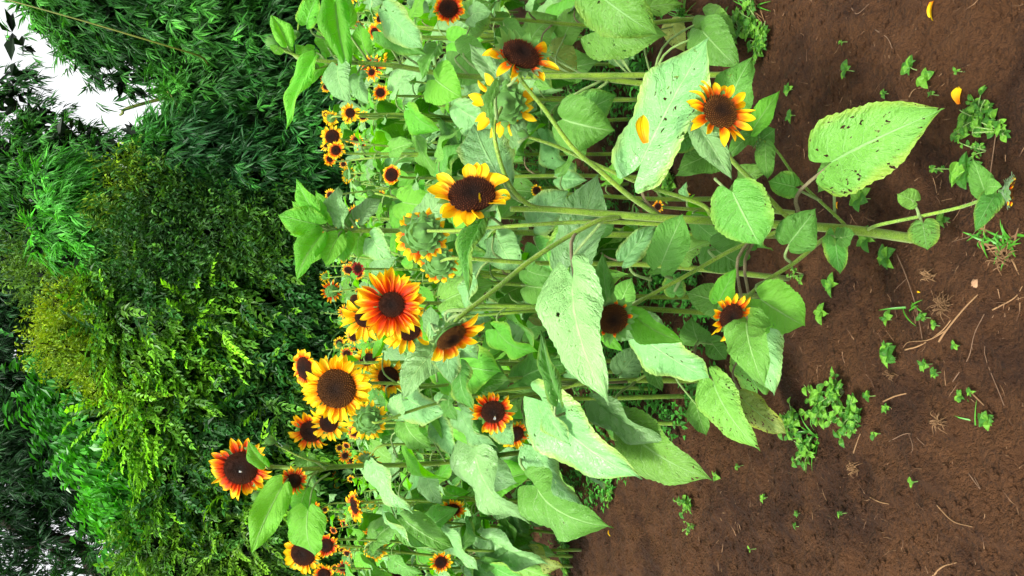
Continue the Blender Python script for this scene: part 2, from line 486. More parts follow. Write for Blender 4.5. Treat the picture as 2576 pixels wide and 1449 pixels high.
def disc_unit(name, n, dome=0.28, tone=0):
    """dome of florets, radius 1"""
    nr, seg = 8, 28
    V = []; C = []
    cen = [(0.022, 0.009, 0.004), (0.03, 0.012, 0.004), (0.06, 0.026, 0.008)][tone]
    rim = [(0.16, 0.040, 0.008), (0.30, 0.11, 0.012), (0.24, 0.12, 0.02)][tone]
    def prof(r): return dome * math.sqrt(max(0, 1 - r * r * 0.97)) - 0.08 * math.exp(-(r / 0.25) ** 2)
    for i in range(nr):
        r = (i + 0.001) / (nr - 1)
        for j in range(seg):
            th = 2 * math.pi * j / seg
            V.append((r * math.cos(th), r * math.sin(th), prof(r)))
            f = r
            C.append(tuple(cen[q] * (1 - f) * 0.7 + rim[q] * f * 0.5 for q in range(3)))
    Q = [grid_faces(nr, seg, 0, True)]
    T = []
    for kx in range(n):
        r = math.sqrt((kx + 0.5) / n) * 0.99
        th = kx * 2.399963
        x, y, z = r * math.cos(th), r * math.sin(th), prof(r)
        s = 0.95 / math.sqrt(n) * (0.75 + 0.5 * random.random())
        hgt = s * (0.9 + 0.9 * random.random()) * (0.6 + 0.9 * r)
        nx, ny = x * 0.5, y * 0.5
        o = len(V)
        f = min(1, max(0, r * 1.15 - 0.1)) ** 1.5
        b = 0.6 + 0.8 * random.random()
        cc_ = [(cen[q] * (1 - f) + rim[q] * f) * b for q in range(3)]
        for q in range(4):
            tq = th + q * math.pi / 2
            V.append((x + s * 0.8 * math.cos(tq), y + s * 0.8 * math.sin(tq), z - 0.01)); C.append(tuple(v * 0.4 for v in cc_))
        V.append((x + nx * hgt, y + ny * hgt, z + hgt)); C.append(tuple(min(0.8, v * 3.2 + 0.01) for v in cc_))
        for q in range(4): T.append((o + q, o + (q + 1) % 4, o + 4))
    return mesh_np(name, np.array(V), Q + [np.array(T)], M['disc'], smooth=False, cols=np.array(C))


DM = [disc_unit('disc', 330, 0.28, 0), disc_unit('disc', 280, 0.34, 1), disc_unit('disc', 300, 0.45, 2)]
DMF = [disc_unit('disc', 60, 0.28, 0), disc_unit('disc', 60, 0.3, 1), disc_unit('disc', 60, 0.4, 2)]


def bract_unit(name, n=18, rings=2, ln=0.75, spread=0.3, seed=1):
    rs = random.Random(seed)
    V = []; Q = []; T = []
    # receptacle: shallow bowl behind the disc
    seg = 20
    prof = [(1.0, 0.02), (1.02, -0.12), (0.8, -0.32), (0.45, -0.48), (0.16, -0.58), (0.12, -0.85), (0.005, -0.86)]
    for (r, z) in prof:
        for j in range(seg):
            th = 2 * math.pi * j / seg
            V.append((r * math.cos(th), r * math.sin(th), z))
    Q.append(grid_faces(len(prof), seg, 0, True))
    for rg in range(rings + 1):
        rr = 0.98 - 0.22 * rg
        nn = n - 3 * rg
        for kx in range(nn):
            th = 2 * math.pi * (kx + 0.5 * (rg % 2)) / nn + rs.uniform(-0.08, 0.08)
            L = ln * rs.uniform(0.75, 1.2)*(1-0.1*rg)
            up = spread + rs.uniform(-0.2, 0.2) - 0.25 * rg
            d = Vector((math.cos(th), math.sin(th), 0)); tt = Vector((-math.sin(th), math.cos(th), 0))
            o = len(V)
            b = d * rr + Vector((0, 0, -0.12 - 0.13 * rg))
            for (fx, fw, fz) in ((0, 0.8, 0), (0.35, 1.0, 0.10), (0.7, 0.5, 0.10), (1.0, 0.06, 0.0)):
                cpt = b + d * (L * fx * math.cos(up)) + Vector((0, 0, L * (fx * math.sin(up) + fz * 0.6 - 0.25 * fx * fx * (rs.random()))))
                wd = 0.25 * fw
                V.append(tuple(cpt - tt * wd + Vector((0, 0, 0.03)))); V.append(tuple(cpt - Vector((0, 0, 0.02)))); V.append(tuple(cpt + tt * wd + Vector((0, 0, 0.03))))
            Q.append(grid_faces(4, 3, o))
    return mesh_np(name, np.array(V), Q, M['bract'])


BM = [bract_unit('flower_head', seed=1, ln=0.5), bract_unit('flower_head', seed=2, ln=0.75, spread=0.5), bract_unit('flower_head', seed=3, n=14, ln=0.38, spread=-0.15)]


def bud_unit(seed, n=13):
    rs = random.Random(seed)
    V = []; Q = []
    seg = 12
    prof = [(0.10, -0.9), (0.5, -0.6), (0.72, -0.1), (0.6, 0.3), (0.25, 0.55), (0.02, 0.6)]
    for (r, z) in prof:
        for j in range(seg):
            th = 2 * math.pi * j / seg; V.append((r * math.cos(th), r * math.sin(th), z))
    Q.append(grid_faces(len(prof), seg, 0, True))
    for rg in range(3):
        for kx in range(n - rg * 2):
            th = 2 * math.pi * kx / (n - rg * 2) + rg * 0.3
            d = Vector((math.cos(th), math.sin(th), 0)); tt = Vector((-math.sin(th), math.cos(th), 0))
            o = len(V)
            sp_ = rs.uniform(0.3, 0.9)
            for (fx, fw) in ((0, 0.20), (0.4, 0.24), (0.75, 0.12), (1.0, 0.015)):
                r = 0.62 - 0.15 * rg + sp_ * 0.5 * math.sin(fx * 2.0) * (1 - 0.3 * rg)
                z = -0.35 + 0.25 * rg + fx * 1.15
                cpt = d * r + Vector((0, 0, z))
                V.append(tuple(cpt - tt * fw)); V.append(tuple(cpt + d * 0.05)); V.append(tuple(cpt + tt * fw))
            Q.append(grid_faces(4, 3, o))
    return mesh_np('bud', np.array(V), Q, M['bract'])


BUD = [bud_unit(1), bud_unit(2)]


# joined petals for small far flowers
def petals_joined(pn, n, rows=1, ln=1.0, seed=0):
    rs = random.Random(seed)
    V = []; UV = []; Q = []
    for kx in range(n):
        th = 2 * math.pi * kx / n + rs.uniform(-0.1, 0.1)
        L = ln * rs.uniform(0.8, 1.15); tilt = rs.uniform(-0.15, 0.35)
        d = Vector((math.cos(th) * math.cos(tilt), math.sin(th) * math.cos(tilt), math.sin(tilt))); tt = Vector((-math.sin(th), math.cos(th), 0))
        o = len(V)
        for (fx, fw) in ((0, 0.5), (0.4, 1.0), (0.75, 0.8), (1.0, 0.05)):
            cpt = Vector((math.cos(th), math.sin(th), 0)) * 0.9 + d * L * fx + Vector((0, 0, -0.15 * fx * fx))
            for sgn in (-1, 1):
                V.append(tuple(cpt + tt * sgn * fw * 0.19)); UV.append((fx, 0.5 + 0.5 * sgn))
        Q.append(grid_faces(4, 2, o))
    return mesh_np('ray_petals', np.array(V), Q, M[pn], uvs=np.array(UV))


PJ = {pn: [petals_joined(pn, 17, seed=1), petals_joined(pn, 15, ln=1.2, seed=2)] for pn in PM}


# ------------------------------------------------------------------ sunflower plant builder
class Plant:
    def __init__(s, base, label, group=None, far=False, rs=None):
        s.o = empty('sunflower_plant', base, label, 'sunflower', group)
        s.b = Vector(base); s.far = far
        s.rs = rs or random.Random(int(base[0] * 1000) + int(base[1] * 777))

    def stem(s, pts, r0, r1, n=None, name='stem'):
        if n is None: n = (4 if s.far else 8) * max(1, len(pts) - 1) + 1
        pts = [Vector(p) - s.b for p in pts]
        seg = 5 if s.far else 10
        me = tubes_mesh(name, [(pts, r0, r1, n, seg, 0.0 if s.far else 0.05)], M['stem'])
        return link(name, me, s.o)

    def leaf(s, base, tip, width, face, mat='leaf', var=None, attach=None, pm='petiole', pr=0.003, label=None, wrap=0.5):
        """base,tip world points; face: direction the upper side looks to"""
        base, tip, face = Vector(base), Vector(tip), Vector(face)
        x = tip - base
        L = x.length
        x.normalize()
        z = face - x * face.dot(x)
        if z.length < 1e-3: z = x.orthogonal()
        z.normalize()
        y = z.cross(x)
        if var is None: var = s.rs.randrange(len(LEAF_VARIANTS))
        me = (LF if s.far else LM)[(mat, var)]
        m = Matrix(((x.x * L, y.x * width, z.x * L, base.x - s.b.x), (x.y * L, y.y * width, z.y * L, base.y - s.b.y), (x.z * L, y.z * width, z.z * L, base.z - s.b.z), (0, 0, 0, 1)))
        o = link('leaf', me, s.o, m)
        if label: o['label'] = label
        if attach is not None:
            a = Vector(attach) - s.b; b = base - s.b
            mid = a.lerp(b, 0.5) + Vector((0, 0, 0.10 * (b - a).length)) - x * 0.1 * (b - a).length
            inv = m.inverted()
            pp = smooth_path([a, mid, b + x * 0.012], 4 if s.far else 8)
            rr = [pr * (1.25 - 0.45 * i / (len(pp) - 1)) for i in range(len(pp))]
            v, q, t = tube_np(pp, rr, 4 if s.far else 7)
            v = np.array([tuple(inv @ Vector(tuple(w_))) for w_ in v])
            me2 = mesh_np('petiole', v, [q, t], M[pm])
            link('petiole', me2, o)
        return o

    def head(s, cen, normal, r, pl=1.0, n=22, pet='petal_orange', disc=0, bract=0, tilt=0.1, jit=0.33, skip=(), joined=False, dz=0.0, wid=0.48, label=None, roll=0.0, pos=None, back=None, droopv=None, rows=1, foldin=()):
        """r = disc radius in metres, pl petal length in units of r"""
        cen, nn = Vector(cen), Vector(normal).normalized()
        q = nn.to_track_quat('Z', 'Y')
        m = Matrix.Translation(cen - s.b) @ q.to_matrix().to_4x4() @ Matrix.Rotation(roll, 4, 'Z') @ Matrix.Scale(r, 4)
        h = link('flower_head', BM[bract], s.o, m)
        if label: h['label'] = label
        link('disc', (DMF if s.far or joined else DM)[disc], h)
        if n == 0: return h
        if joined:
            link('ray_petals', PJ[pet][s.rs.randrange(2)], h, Matrix.Diagonal((0.55 + 0.45 * pl, 0.55 + 0.45 * pl, 1, 1)))
            return h
        inv3 = (q.to_matrix() @ Matrix.Rotation(roll, 3, 'Z')).inverted()
        gdown = inv3 @ Vector((0, 0, -1))
        jobs = [(row, kx, None) for row in range(rows) for kx in range(n)] + [(0, 0, f) for f in foldin]
        if True:
            for (row, kx, fi) in jobs:
                th = 2 * math.pi * (kx + 0.5 * row) / n + s.rs.uniform(-0.3, 0.3) * 2 * math.pi / n
                if fi is not None: th = fi[0] * 2 * math.pi
                fr = (th / (2 * math.pi)) % 1.0
                if fi is None and any(a <= fr <= b for (a, b) in skip): continue
                L = pl * s.rs.uniform(0.72, 1.16)
                if fi is None and s.rs.random() < 0.05: continue
                tl = tilt + s.rs.uniform(-jit, jit) - 0.12 * row
                if fi is not None: tl = fi[1]; L = pl * fi[2]
                d = Vector((math.cos(th) * math.cos(tl), math.sin(th) * math.cos(tl), math.sin(tl)))
                if droopv: d = (d + gdown * droopv * s.rs.uniform(0.5, 1.2)).normalized()
                zz = Vector((-math.cos(th) * math.sin(tl), -math.sin(th) * math.sin(tl), math.cos(tl)))
                zz = (zz - d * zz.dot(d)).normalized()
                yy = zz.cross(d)
                rl = s.rs.uniform(-0.6, 0.6)
                yy, zz = yy * math.cos(rl) + zz * math.sin(rl), zz * math.cos(rl) - yy * math.sin(rl)
                wd = wid * s.rs.uniform(0.85, 1.15)
                pr_ = Vector((math.cos(th), math.sin(th), 0)) * 0.93 + Vector((0, 0, -0.02 - 0.05 * row))
                mm = Matrix(((d.x * L, yy.x * wd, zz.x * L * 0.8, pr_.x), (d.y * L, yy.y * wd, zz.y * L * 0.8, pr_.y), (d.z * L, yy.z * wd, zz.z * L * 0.8, pr_.z), (0, 0, 0, 1)))
                link('petal', PM[pet][s.rs.randrange(3)], h, mm)
        return h

    def bud(s, cen, normal, r, var=0):
        cen, nn = Vector(cen), Vector(normal).normalized()
        m = Matrix.Translation(cen - s.b) @ nn.to_track_quat('Z', 'Y').to_matrix().to_4x4() @ Matrix.Scale(r, 4)
        return link('bud', BUD[var], s.o, m)


def D(ix, iy, toward):
    """direction from picture axes: ix to picture right (down in the world), iy to picture bottom (left in the world), toward the viewer"""
    return (-U * ix - R * iy - F * toward).normalized()


# ------------------------------------------------------------------ ground
def vnoise(x, y, seed=0):
    xi, yi = np.floor(x).astype(np.int64), np.floor(y).astype(np.int64)
    fx, fy = x - xi, y - yi
    fx = fx * fx * (3 - 2 * fx); fy = fy * fy * (3 - 2 * fy)
    def h(a, b):
        n = (a * 374761393 + b * 668265263 + seed * 2147483647) & 0xffffffff
        n = ((n ^ (n >> 13)) * 1274126177) & 0xffffffff
        return ((n ^ (n >> 16)) & 0xffff) / 65535.0
    return (h(xi, yi) * (1 - fx) + h(xi + 1, yi) * fx) * (1 - fy) + (h(xi, yi + 1) * (1 - fx) + h(xi + 1, yi + 1) * fx) * fy


def gz(x, y):
    x = np.asarray(x, dtype=float); y = np.asarray(y, dtype=float)
    z = 0.05 * (vnoise(x * 1.3, y * 1.3, 1) - 0.5) + 0.045 * (vnoise(x * 4.1, y * 4.1, 2) - 0.5)
    n3 = vnoise(x * 14 + 3, y * 14, 3); z = z + 0.024 * (n3 - 0.5)
    n4 = vnoise(x * 38, y * 38, 4); z = z + 0.014 * (n4 ** 2 - 0.3)
    n5 = vnoise(x * 90, y * 90, 5); z = z + 0.010 * (n5 ** 3 - 0.25)
    return z


def gzf(x, y): return float(gz(x, y))


def GG(px, py):
    p = G(px, py)
    for _ in range(2): p = G(px, py, gzf(p.x, p.y))
    return p


def axis(fine0, fine1, step, lo, hi, grow=1.06):
    a = list(np.arange(fine0, fine1, step))
    st = step; x = a[-1]
    while x < hi: st *= grow; x += st; a.append(x)
    st = step; x = a[0]; b = []
    while x > lo: st *= grow; x -= st; b.append(x)
    return np.array(b[::-1] + a)


gx = axis(-1.6, 1.3, 0.0085, -60, 60)
gy = axis(0.95, 4.3, 0.0095, -12, 90)
X, Y = np.meshgrid(gx, gy)
fade = np.clip(1 - (Y - 8) / 20, 0, 1) * np.clip(1 - (np.abs(X) - 5) / 10, 0, 1)
Z = gz(X, Y) * fade
V = np.stack([X.ravel(), Y.ravel(), Z.ravel()], 1)
ny, nx = X.shape
idx = np.arange(nx * ny).reshape(ny, nx)
Q = np.stack([idx[:-1, :-1].ravel(), idx[:-1, 1:].ravel(), idx[1:, 1:].ravel(), idx[1:, :-1].ravel()], 1)
k = NT('soil_reddish_brown')
geo = k.n('ShaderNodeNewGeometry'); v = geo.outputs['Position']
n1 = k.noise(v, 2.3, 6.0, 0.68, 0.5); n2 = k.noise(v, 9.0, 5.0, 0.65, 0.3); n3 = k.noise(v, 60.0, 5.0, 0.7); n4 = k.noise(v, 240.0, 3.0, 0.7)
c = k.mix(k.sstep(n1, 0.40, 0.60), (0.044, 0.0155, 0.0036), (0.105, 0.0420, 0.0120))
c = k.mix(k.math('MULTIPLY', k.sstep(n2, 0.45, 0.75), 0.6), c, (0.150, 0.064, 0.022))
c = k.mix(k.math('MULTIPLY', k.sstep(n3, 0.52, 0.68), 0.6), c, (0.018, 0.006, 0.002))
c = k.mix(k.math('MULTIPLY', k.sstep(n4, 0.62, 0.72), 0.6), c, (0.19, 0.10, 0.05))
vo = k.n('ShaderNodeTexVoronoi'); vo.inputs['Scale'].default_value = 95.0; k.t.links.new(v, vo.inputs['Vector'])
h = k.math('ADD', k.math('MULTIPLY', n3, 1.0), k.math('MULTIPLY', n4, 0.35))
h = k.math('ADD', h, k.math('MULTIPLY', vo.outputs[0], -0.5))
M['soil'] = k.done(k.princ(c, 0.8, 0.25, k.bump(h, 1.0, 0.035)))
me = mesh_np('ground', V, [Q], M['soil'])
g = link('ground', me); tag(g, kind='structure')


# ------------------------------------------------------------------ mass scattering of leaves
def rot_from(d, upv):
    """(n,3,3) matrices with columns d, upxd.., frame around d"""
    d = d / np.linalg.norm(d, axis=1, keepdims=True)
    z = upv - d * np.sum(upv * d, 1, keepdims=True)
    z = z / (np.linalg.norm(z, axis=1, keepdims=True) + 1e-9)
    y = np.cross(z, d)
    return np.stack([d, y, z], 2)


def scatter(name, protoV, protoQ, pos, Rm, sc, col, mat, parent=None, colvar=0.25, protoC=None, kind=None):
    n, m = len(pos), len(protoV)
    VV = np.einsum('nij,mj->nmi', Rm, protoV) * sc[:, None, None] + pos[:, None, :]
    off = (np.arange(n) * m)[:, None, None]
    FQ = (protoQ[None] + off).reshape(-1, protoQ.shape[1])
    cc = np.repeat(col[:, None, :], m, 1)
    if protoC is not None: cc = cc * protoC[None]
    me = mesh_np(name, VV.reshape(-1, 3), [FQ], mat, smooth=False, cols=cc.reshape(-1, 3))
    o = link(name, me, parent)
    if kind: o['kind'] = kind
    return o


def lance(base, d, up, L, W, V, Q, C, shade=1.0, droop=0.0, wide=0.38):
    d = np.array(d) / np.linalg.norm(d)
    up = np.array(up); z = up - d * up.dot(d); z /= np.linalg.norm(z) + 1e-9
    y = np.cross(z, d)
    o = len(V)
    b = np.array(base)
    mid = b + d * L * wide
    V += [b, mid + y * W / 2 + z * 0.15 * W, b + d * L - z * droop * L, mid - y * W / 2 + z * 0.15 * W]
    Q.append((o, o + 1, o + 2, o + 3))
    C += [(shade * .9,) * 3, (shade,) * 3, (shade * 1.05,) * 3, (shade,) * 3]


def proto_bamboo(seed, nleaf=9):
    """fan of narrow leaves; local x = twig direction, leaves splay from its last part and hang"""
    r = random.Random(seed); V = []; Q = []; C = []
    for i in range(nleaf):
        t = i / nleaf
        a = r.uniform(-1.0, 1.0) * (1.0 - 0.5 * t)
        b = r.uniform(-0.35, 0.35)
        lance((0.10 * t, 0, 0), (math.cos(a), math.sin(a), b - 0.15), (r.uniform(-.4, .4), r.uniform(-.4, .4), 1), r.uniform(0.10, 0.19), r.uniform(0.014, 0.022), V, Q, C, r.uniform(0.6, 1.4), 0.12)
    return np.array(V), np.array(Q), np.array(C)


def proto_pinnate(seed, n=9, L=0.42, lw=0.075, ww=0.032, droop=0.35, ang=0.9):
    r = random.Random(seed); V = []; Q = []; C = []
    for i in range(n):
        t = (i + 0.5) / n
        x = L * t; z = -droop * L * t * t
        s_ = lw * (0.75 + 0.5 * math.sin(math.pi * t)) * (1 - 0.25 * t)
        for sg in (-1, 1):
            a = sg * (ang + r.uniform(-0.25, 0.25)) * (1 - 0.35 * t)
            lance((x, 0, z), (math.cos(a), math.sin(a), -0.35 + r.uniform(-.35, .35)), (r.uniform(-.5, .5), r.uniform(-.5, .5), 1), s_ * r.uniform(.8, 1.2), ww * r.uniform(.8, 1.2), V, Q, C, r.uniform(0.65, 1.3) * (0.7 + 0.7 * t), 0.2)
    lance((x, 0, z), (1, 0, -0.5), (0, 0, 1), lw, ww, V, Q, C, 1.6, 0.2)
    return np.array(V), np.array(Q), np.array(C)


def proto_gloss(seed, n=11, L=0.42):
    r = random.Random(seed); V = []; Q = []; C = []
    for i in range(n):
        t = (i + 0.5) / n
        a = r.uniform(-0.9, 0.9)
        lance((L * t, r.uniform(-.03, .03), -0.12 * L * t), (0.35 + r.uniform(-.2, .3), math.sin(a) * 0.6, -0.75), (0.5, r.uniform(-.8, .8), 0.8), r.uniform(0.10, 0.15), r.uniform(0.042, 0.060), V, Q, C, r.uniform(0.6, 1.4), 0.15, 0.45)
    return np.array(V), np.array(Q), np.array(C)


def proto_fine(seed, n=16, L=0.28):
    r = random.Random(seed); V = []; Q = []; C = []
    for i in range(n):
        t = (i + 0.5) / n
        a = r.uniform(0, 6.28)
        lance((L * t, r.uniform(-.02, .02), r.uniform(-.02, .02)), (0.6, math.cos(a), math.sin(a)), (r.uniform(-1, 1), r.uniform(-1, 1), 1), r.uniform(0.03, 0.06), r.uniform(0.012, 0.022), V, Q, C, r.uniform(0.6, 1.4), 0.1)
    return np.array(V), np.array(Q), np.array(C)


def proto_big(seed, n=5):
    r = random.Random(seed); V = []; Q = []; C = []
    for i in range(n):
        lance((0, 0, 0), (r.uniform(-1, 1), r.uniform(-1, 1), r.uniform(-1, 1)), (r.uniform(-1, 1), r.uniform(-1, 1), r.uniform(-1, 1)), r.uniform(0.15, 0.26), r.uniform(0.08, 0.13), V, Q, C, r.uniform(0.6, 1.2), 0.1, 0.5)
    return np.array(V), np.array(Q), np.array(C)


M['fol_bamboo'] = foliage_material('bamboo_leaves', 0.45, 0.22, 0.3)
M['fol_hedge'] = foliage_material('hanging_branch_leaves', 0.42, 0.22, 0.3)
M['fol_gloss'] = foliage_material('glossy_leaves', 0.34, 0.3, 0.3)
M['fol_fine'] = foliage_material('fine_yellow_leaves', 0.6, 0.3, 0.35, (1.3, 1.2, 0.5))
k = NT('bark_grey')
tc = k.n('ShaderNodeTexCoord'); nz = k.noise(tc.outputs['Object'], 12.0, 5.0, 0.7)
M['bark'] = k.done(k.princ(k.mix(nz, (0.03, 0.022, 0.016), (0.13, 0.11, 0.09)), 0.85, 0.2, k.bump(nz, 0.8, 0.03)))
k = NT('bamboo_culm_green')
tc = k.n('ShaderNodeTexCoord'); nz = k.noise(tc.outputs['Object'], 3.0, 4.0, 0.6)
M['culm'] = k.done(k.princ(k.mix(nz, (0.08, 0.13, 0.015), (0.18, 0.19, 0.03)), 0.45, 0.4))


def blob_points(blobs, dens, shell=(0.72, 1.04), front=0.45, lumps=6):
    """positions + outward normals on lumpy ellipsoids given as (px,py,Y,rpx_vertical,rpx_lateral,depth_m,[density])"""
    PP, NN, HH = [], [], []
    for b in blobs:
        px, py, Yd, rv, rl, dp = b[:6]
        dm = b[6] if len(b) > 6 else 1.0
        c = np.array(P(px, py, Yd)); sc = (np.array(P(px, py, Yd)) - np.array(CP)).dot(np.array(F)) / FPX
        rz, rx, ry = rv * sc, rl * sc, dp
        area = 4 * math.pi * ((rz * rx) ** 1.6 / 3 + (rz * ry) ** 1.6 / 3 + (rx * ry) ** 1.6 / 3) ** (1 / 1.6)
        n = int(area * dens * dm)
        d = rng.normal(size=(n * 2, 3)); d /= np.linalg.norm(d, axis=1, keepdims=True)
        d = d[d[:, 1] < front][:n]
        # lumps: radius varies with direction
        lf = np.zeros(len(d))
        for q in range(lumps):
            ld = rng.normal(size=3); ld /= np.linalg.norm(ld)
            lf += np.exp(-((1 - d @ ld) / 0.08)) * rng.uniform(-0.22, 0.2)
        r = rng.uniform(shell[0], shell[1], len(d)) * (1 + lf)
        PP.append(c + d * r[:, None] * np.array([rx, ry, rz]))
        nn = d / np.array([rx, ry, rz]); nn /= np.linalg.norm(nn, axis=1, keepdims=True)
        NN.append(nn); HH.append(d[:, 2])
    p = np.concatenate(PP); n = np.concatenate(NN); hh = np.concatenate(HH)
    keep = p[:, 2] > 0.02
    return p[keep], n[keep], hh[keep]


def crown(parent, kind, blobs, dens, c0, c1, topness=0.5, scale=1.0, droop=0.4, side=0.0, inner=True, nproto=3, name='foliage', innerc=None, shell=(0.72, 1.04)):
    p, n, hh = blob_points(blobs, dens, shell)
    c0, c1 = np.array(c0), np.array(c1)
    N = len(p)
    which = rng.integers(0, nproto, N)
    lat = rng.normal(size=(N, 3)) * 0.45
    d = n * 0.8 + lat + np.array([side, 0, -droop])
    fr = np.clip(topness * hh + rng.normal(size=N) * 0.28 + 0.1 + 0.35 * np.sin(p[:, 0] * 2.1 + p[:, 2] * 3.3), 0, 1)[:, None]  # tops lighter as new growth, undersides darker to paint in shade
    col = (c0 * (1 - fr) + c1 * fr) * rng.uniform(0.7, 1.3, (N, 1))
    up = np.array([0, -0.25, 1.0]) + n * 0.5 + rng.normal(size=(N, 3)) * 0.3
    mats = {'bamboo': 'fol_bamboo', 'pinnate': 'fol_hedge', 'gloss': 'fol_gloss', 'fine': 'fol_fine'}
    fn = {'bamboo': proto_bamboo, 'pinnate': proto_pinnate, 'gloss': proto_gloss, 'fine': proto_fine}[kind]
    VV, QQ, CC = [], [], []
    off = 0
    for w_ in range(nproto):
        sel = which == w_
        if not sel.any(): continue
        pv, pq, pc = fn(w_ * 17 + 3)
        Rm = rot_from(d[sel], up[sel])
        s_ = scale * rng.uniform(0.7, 1.3, sel.sum())
        v = np.einsum('nij,mj->nmi', Rm, pv) * s_[:, None, None] + p[sel][:, None, :]
        m = len(pv)
        q = (pq[None] + (np.arange(sel.sum()) * m)[:, None, None]).reshape(-1, 4) + off
        VV.append(v.reshape(-1, 3)); QQ.append(q); CC.append((np.repeat(col[sel][:, None, :], m, 1) * pc[None]).reshape(-1, 3)); off += len(v.reshape(-1, 3))
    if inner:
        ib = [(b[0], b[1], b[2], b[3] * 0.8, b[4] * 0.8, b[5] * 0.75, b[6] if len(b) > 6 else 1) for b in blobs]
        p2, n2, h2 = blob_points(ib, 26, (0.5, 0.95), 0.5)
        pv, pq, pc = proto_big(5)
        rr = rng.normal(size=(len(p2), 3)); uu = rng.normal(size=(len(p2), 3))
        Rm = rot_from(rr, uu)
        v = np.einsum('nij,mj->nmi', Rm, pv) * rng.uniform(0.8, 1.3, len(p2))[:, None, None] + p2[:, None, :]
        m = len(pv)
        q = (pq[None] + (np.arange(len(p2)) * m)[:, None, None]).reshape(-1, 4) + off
        ci = np.array(innerc if innerc is not None else c0) * 0.35  # inner leaves coloured much darker, painting the shade deep inside the crown
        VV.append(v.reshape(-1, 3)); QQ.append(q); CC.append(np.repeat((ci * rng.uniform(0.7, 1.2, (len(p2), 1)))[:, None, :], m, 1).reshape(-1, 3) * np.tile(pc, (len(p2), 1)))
    me = mesh_np(name, np.concatenate(VV), [np.concatenate(QQ)], M[mats[kind]], smooth=False, cols=np.concatenate(CC))
    o = link(name, me, parent)
    o['kind'] = 'stuff'
    return o


def trunk(parent, pts, r0, r1, name='trunk', mat='bark', seg=10, n=14):
    return link(name, tubes_mesh(name, [([Vector(p) for p in pts], r0, r1, n, seg, 0.03)], M[mat]), parent)


def root_at(px, py, Yd):
    p = P(px, py, Yd); return Vector((p.x, p.y, 0.0))


def tree_root(name, px, py, Yd, label, cat, group=None):
    p = root_at(px, py, Yd)
    return empty(name, p, label, cat, group), p


def local(o):
    """children meshes below are written in world space: shift them to the parent's base"""
    for ch in o.children:
        ch.location = ch.location - o.location


# ---- bamboo clumps
def bamboo(label, base, culms, blobs, dens, c0, c1, scale=1.0, droop=0.8, inner=True, topness=0.3):
    t, b = tree_root('bamboo_clump', *base, label, 'bamboo', None)
    for (pts, r) in culms:
        cp = smooth_path([Vector(p) for p in pts], 26)
        rr = []
        for i in range(26):
            q = r * (1 - 0.6 * i / 25); rr.append(q * (1.12 if i % 4 == 0 else 1.0))
        v, q, tt = tube_np(cp, rr, 8)
        link('culm', mesh_np('culm', v, [q, tt], M['culm']), t)
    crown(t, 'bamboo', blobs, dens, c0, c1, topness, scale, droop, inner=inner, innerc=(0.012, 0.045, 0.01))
    local(t)
    return t


BG0, BG1 = (0.020, 0.10, 0.016), (0.085, 0.34, 0.040)
b1 = root_at(700, -20, 9.6)
bamboo('tall bamboo clump in the top left of the photo with a thick leaning yellowish culm', (700, -20, 9.6),
       [([b1, P(600, 165, 8.9), P(490, 136, 7.9), P(200, 50, 7.6), P(-60, -22, 7.6)], 0.012), ([b1 + Vector((0.2, 0.1, 0)), P(500, 20, 9.3), P(200, -20, 9.3)], 0.045),
        ([b1 + Vector((-.3, 0.2, 0)), P(400, 250, 9.6), P(300, 290, 9.6)], 0.03), ([b1 + Vector((-.1, 0.1, 0)), P(560, 330, 8.7), P(420, 230, 8.5)], 0.012)],
       [(175, 10, 9, 105, 85, .8), (235, 150, 9.3, 60, 55, .4, .5), (340, 205, 9.4, 50, 45, .4, .3), (70, 105, 9.5, 40, 40, .4, .2), (270, 250, 9.6, 40, 50, .4, .12), (330, 40, 9, 180, 120, 1.0), (520, 70, 9, 180, 165, 1.1), (690, 110, 8.8, 130, 190, .9), (570, 240, 9, 150, 130, .9),
        (720, 300, 8.6, 90, 130, .6), (470, 190, 9.3, 90, 60, .7), (210, 90, 9.2, 80, 60, .5)], 120, BG0, BG1)
b2 = root_at(760, 420, 12)
bamboo('high thin bamboo beside the white sky gap, pale against the sky', (760, 420, 12.2),
       [([b2, P(400, 400, 12), P(120, 330, 12), P(0, 230, 12)], 0.04)],
       [(20, 250, 12, 60, 70, .5, .45), (110, 320, 12, 80, 60, .5, .6), (70, 200, 12, 50, 40, .4, .2), (60, 420, 12.2, 110, 90, .8, .9), (150, 430, 12, 110, 80, .7), (10, 520, 13, 80, 110, .9),
        (180, 360, 11.6, 110, 45, .4, .4), (300, 385, 11.4, 90, 50, .5, .6)], 85, BG0, BG1)
b3 = root_at(760, 520, 9.2)
bamboo('bright green drooping bamboo top in the middle of the wall, its fans hanging like combs', (760, 540, 9.2),
       [([b3, P(420, 520, 9.2), P(220, 520, 9.1), P(100, 560, 8.9)], 0.035), ([b3, P(400, 470, 8.9), P(250, 430, 8.8)], 0.02)],
       [(170, 470, 9, 70, 70, .6), (210, 540, 8.9, 100, 90, .7), (250, 610, 8.8, 60, 70, .5), (150, 590, 9.0, 60, 70, .5)], 150, (0.04, 0.20, 0.025), (0.11, 0.48, 0.045), 1.05, 1.1)
b4 = root_at(860, 350, 9.0)
bamboo('dark bamboo leaning over the back of the flower field, below the leaning culm', (860, 350, 9.2),
       [([b4, P(600, 350, 9), P(420, 300, 8.8)], 0.03), ([b4, P(640, 430, 8.6), P(470, 460, 8.4)], 0.012)],
       [(430, 390, 9.4, 100, 90, .9), (520, 400, 9, 140, 120, 1.0), (660, 440, 8.7, 140, 110, .9), (790, 350, 8.5, 110, 150, .7), (820, 180, 8.8, 90, 150, .7), (850, 500, 8.9, 80, 120, .7)], 125,
       (0.015, 0.08, 0.018), (0.055, 0.26, 0.035))
b5 = root_at(800, 900, 15)
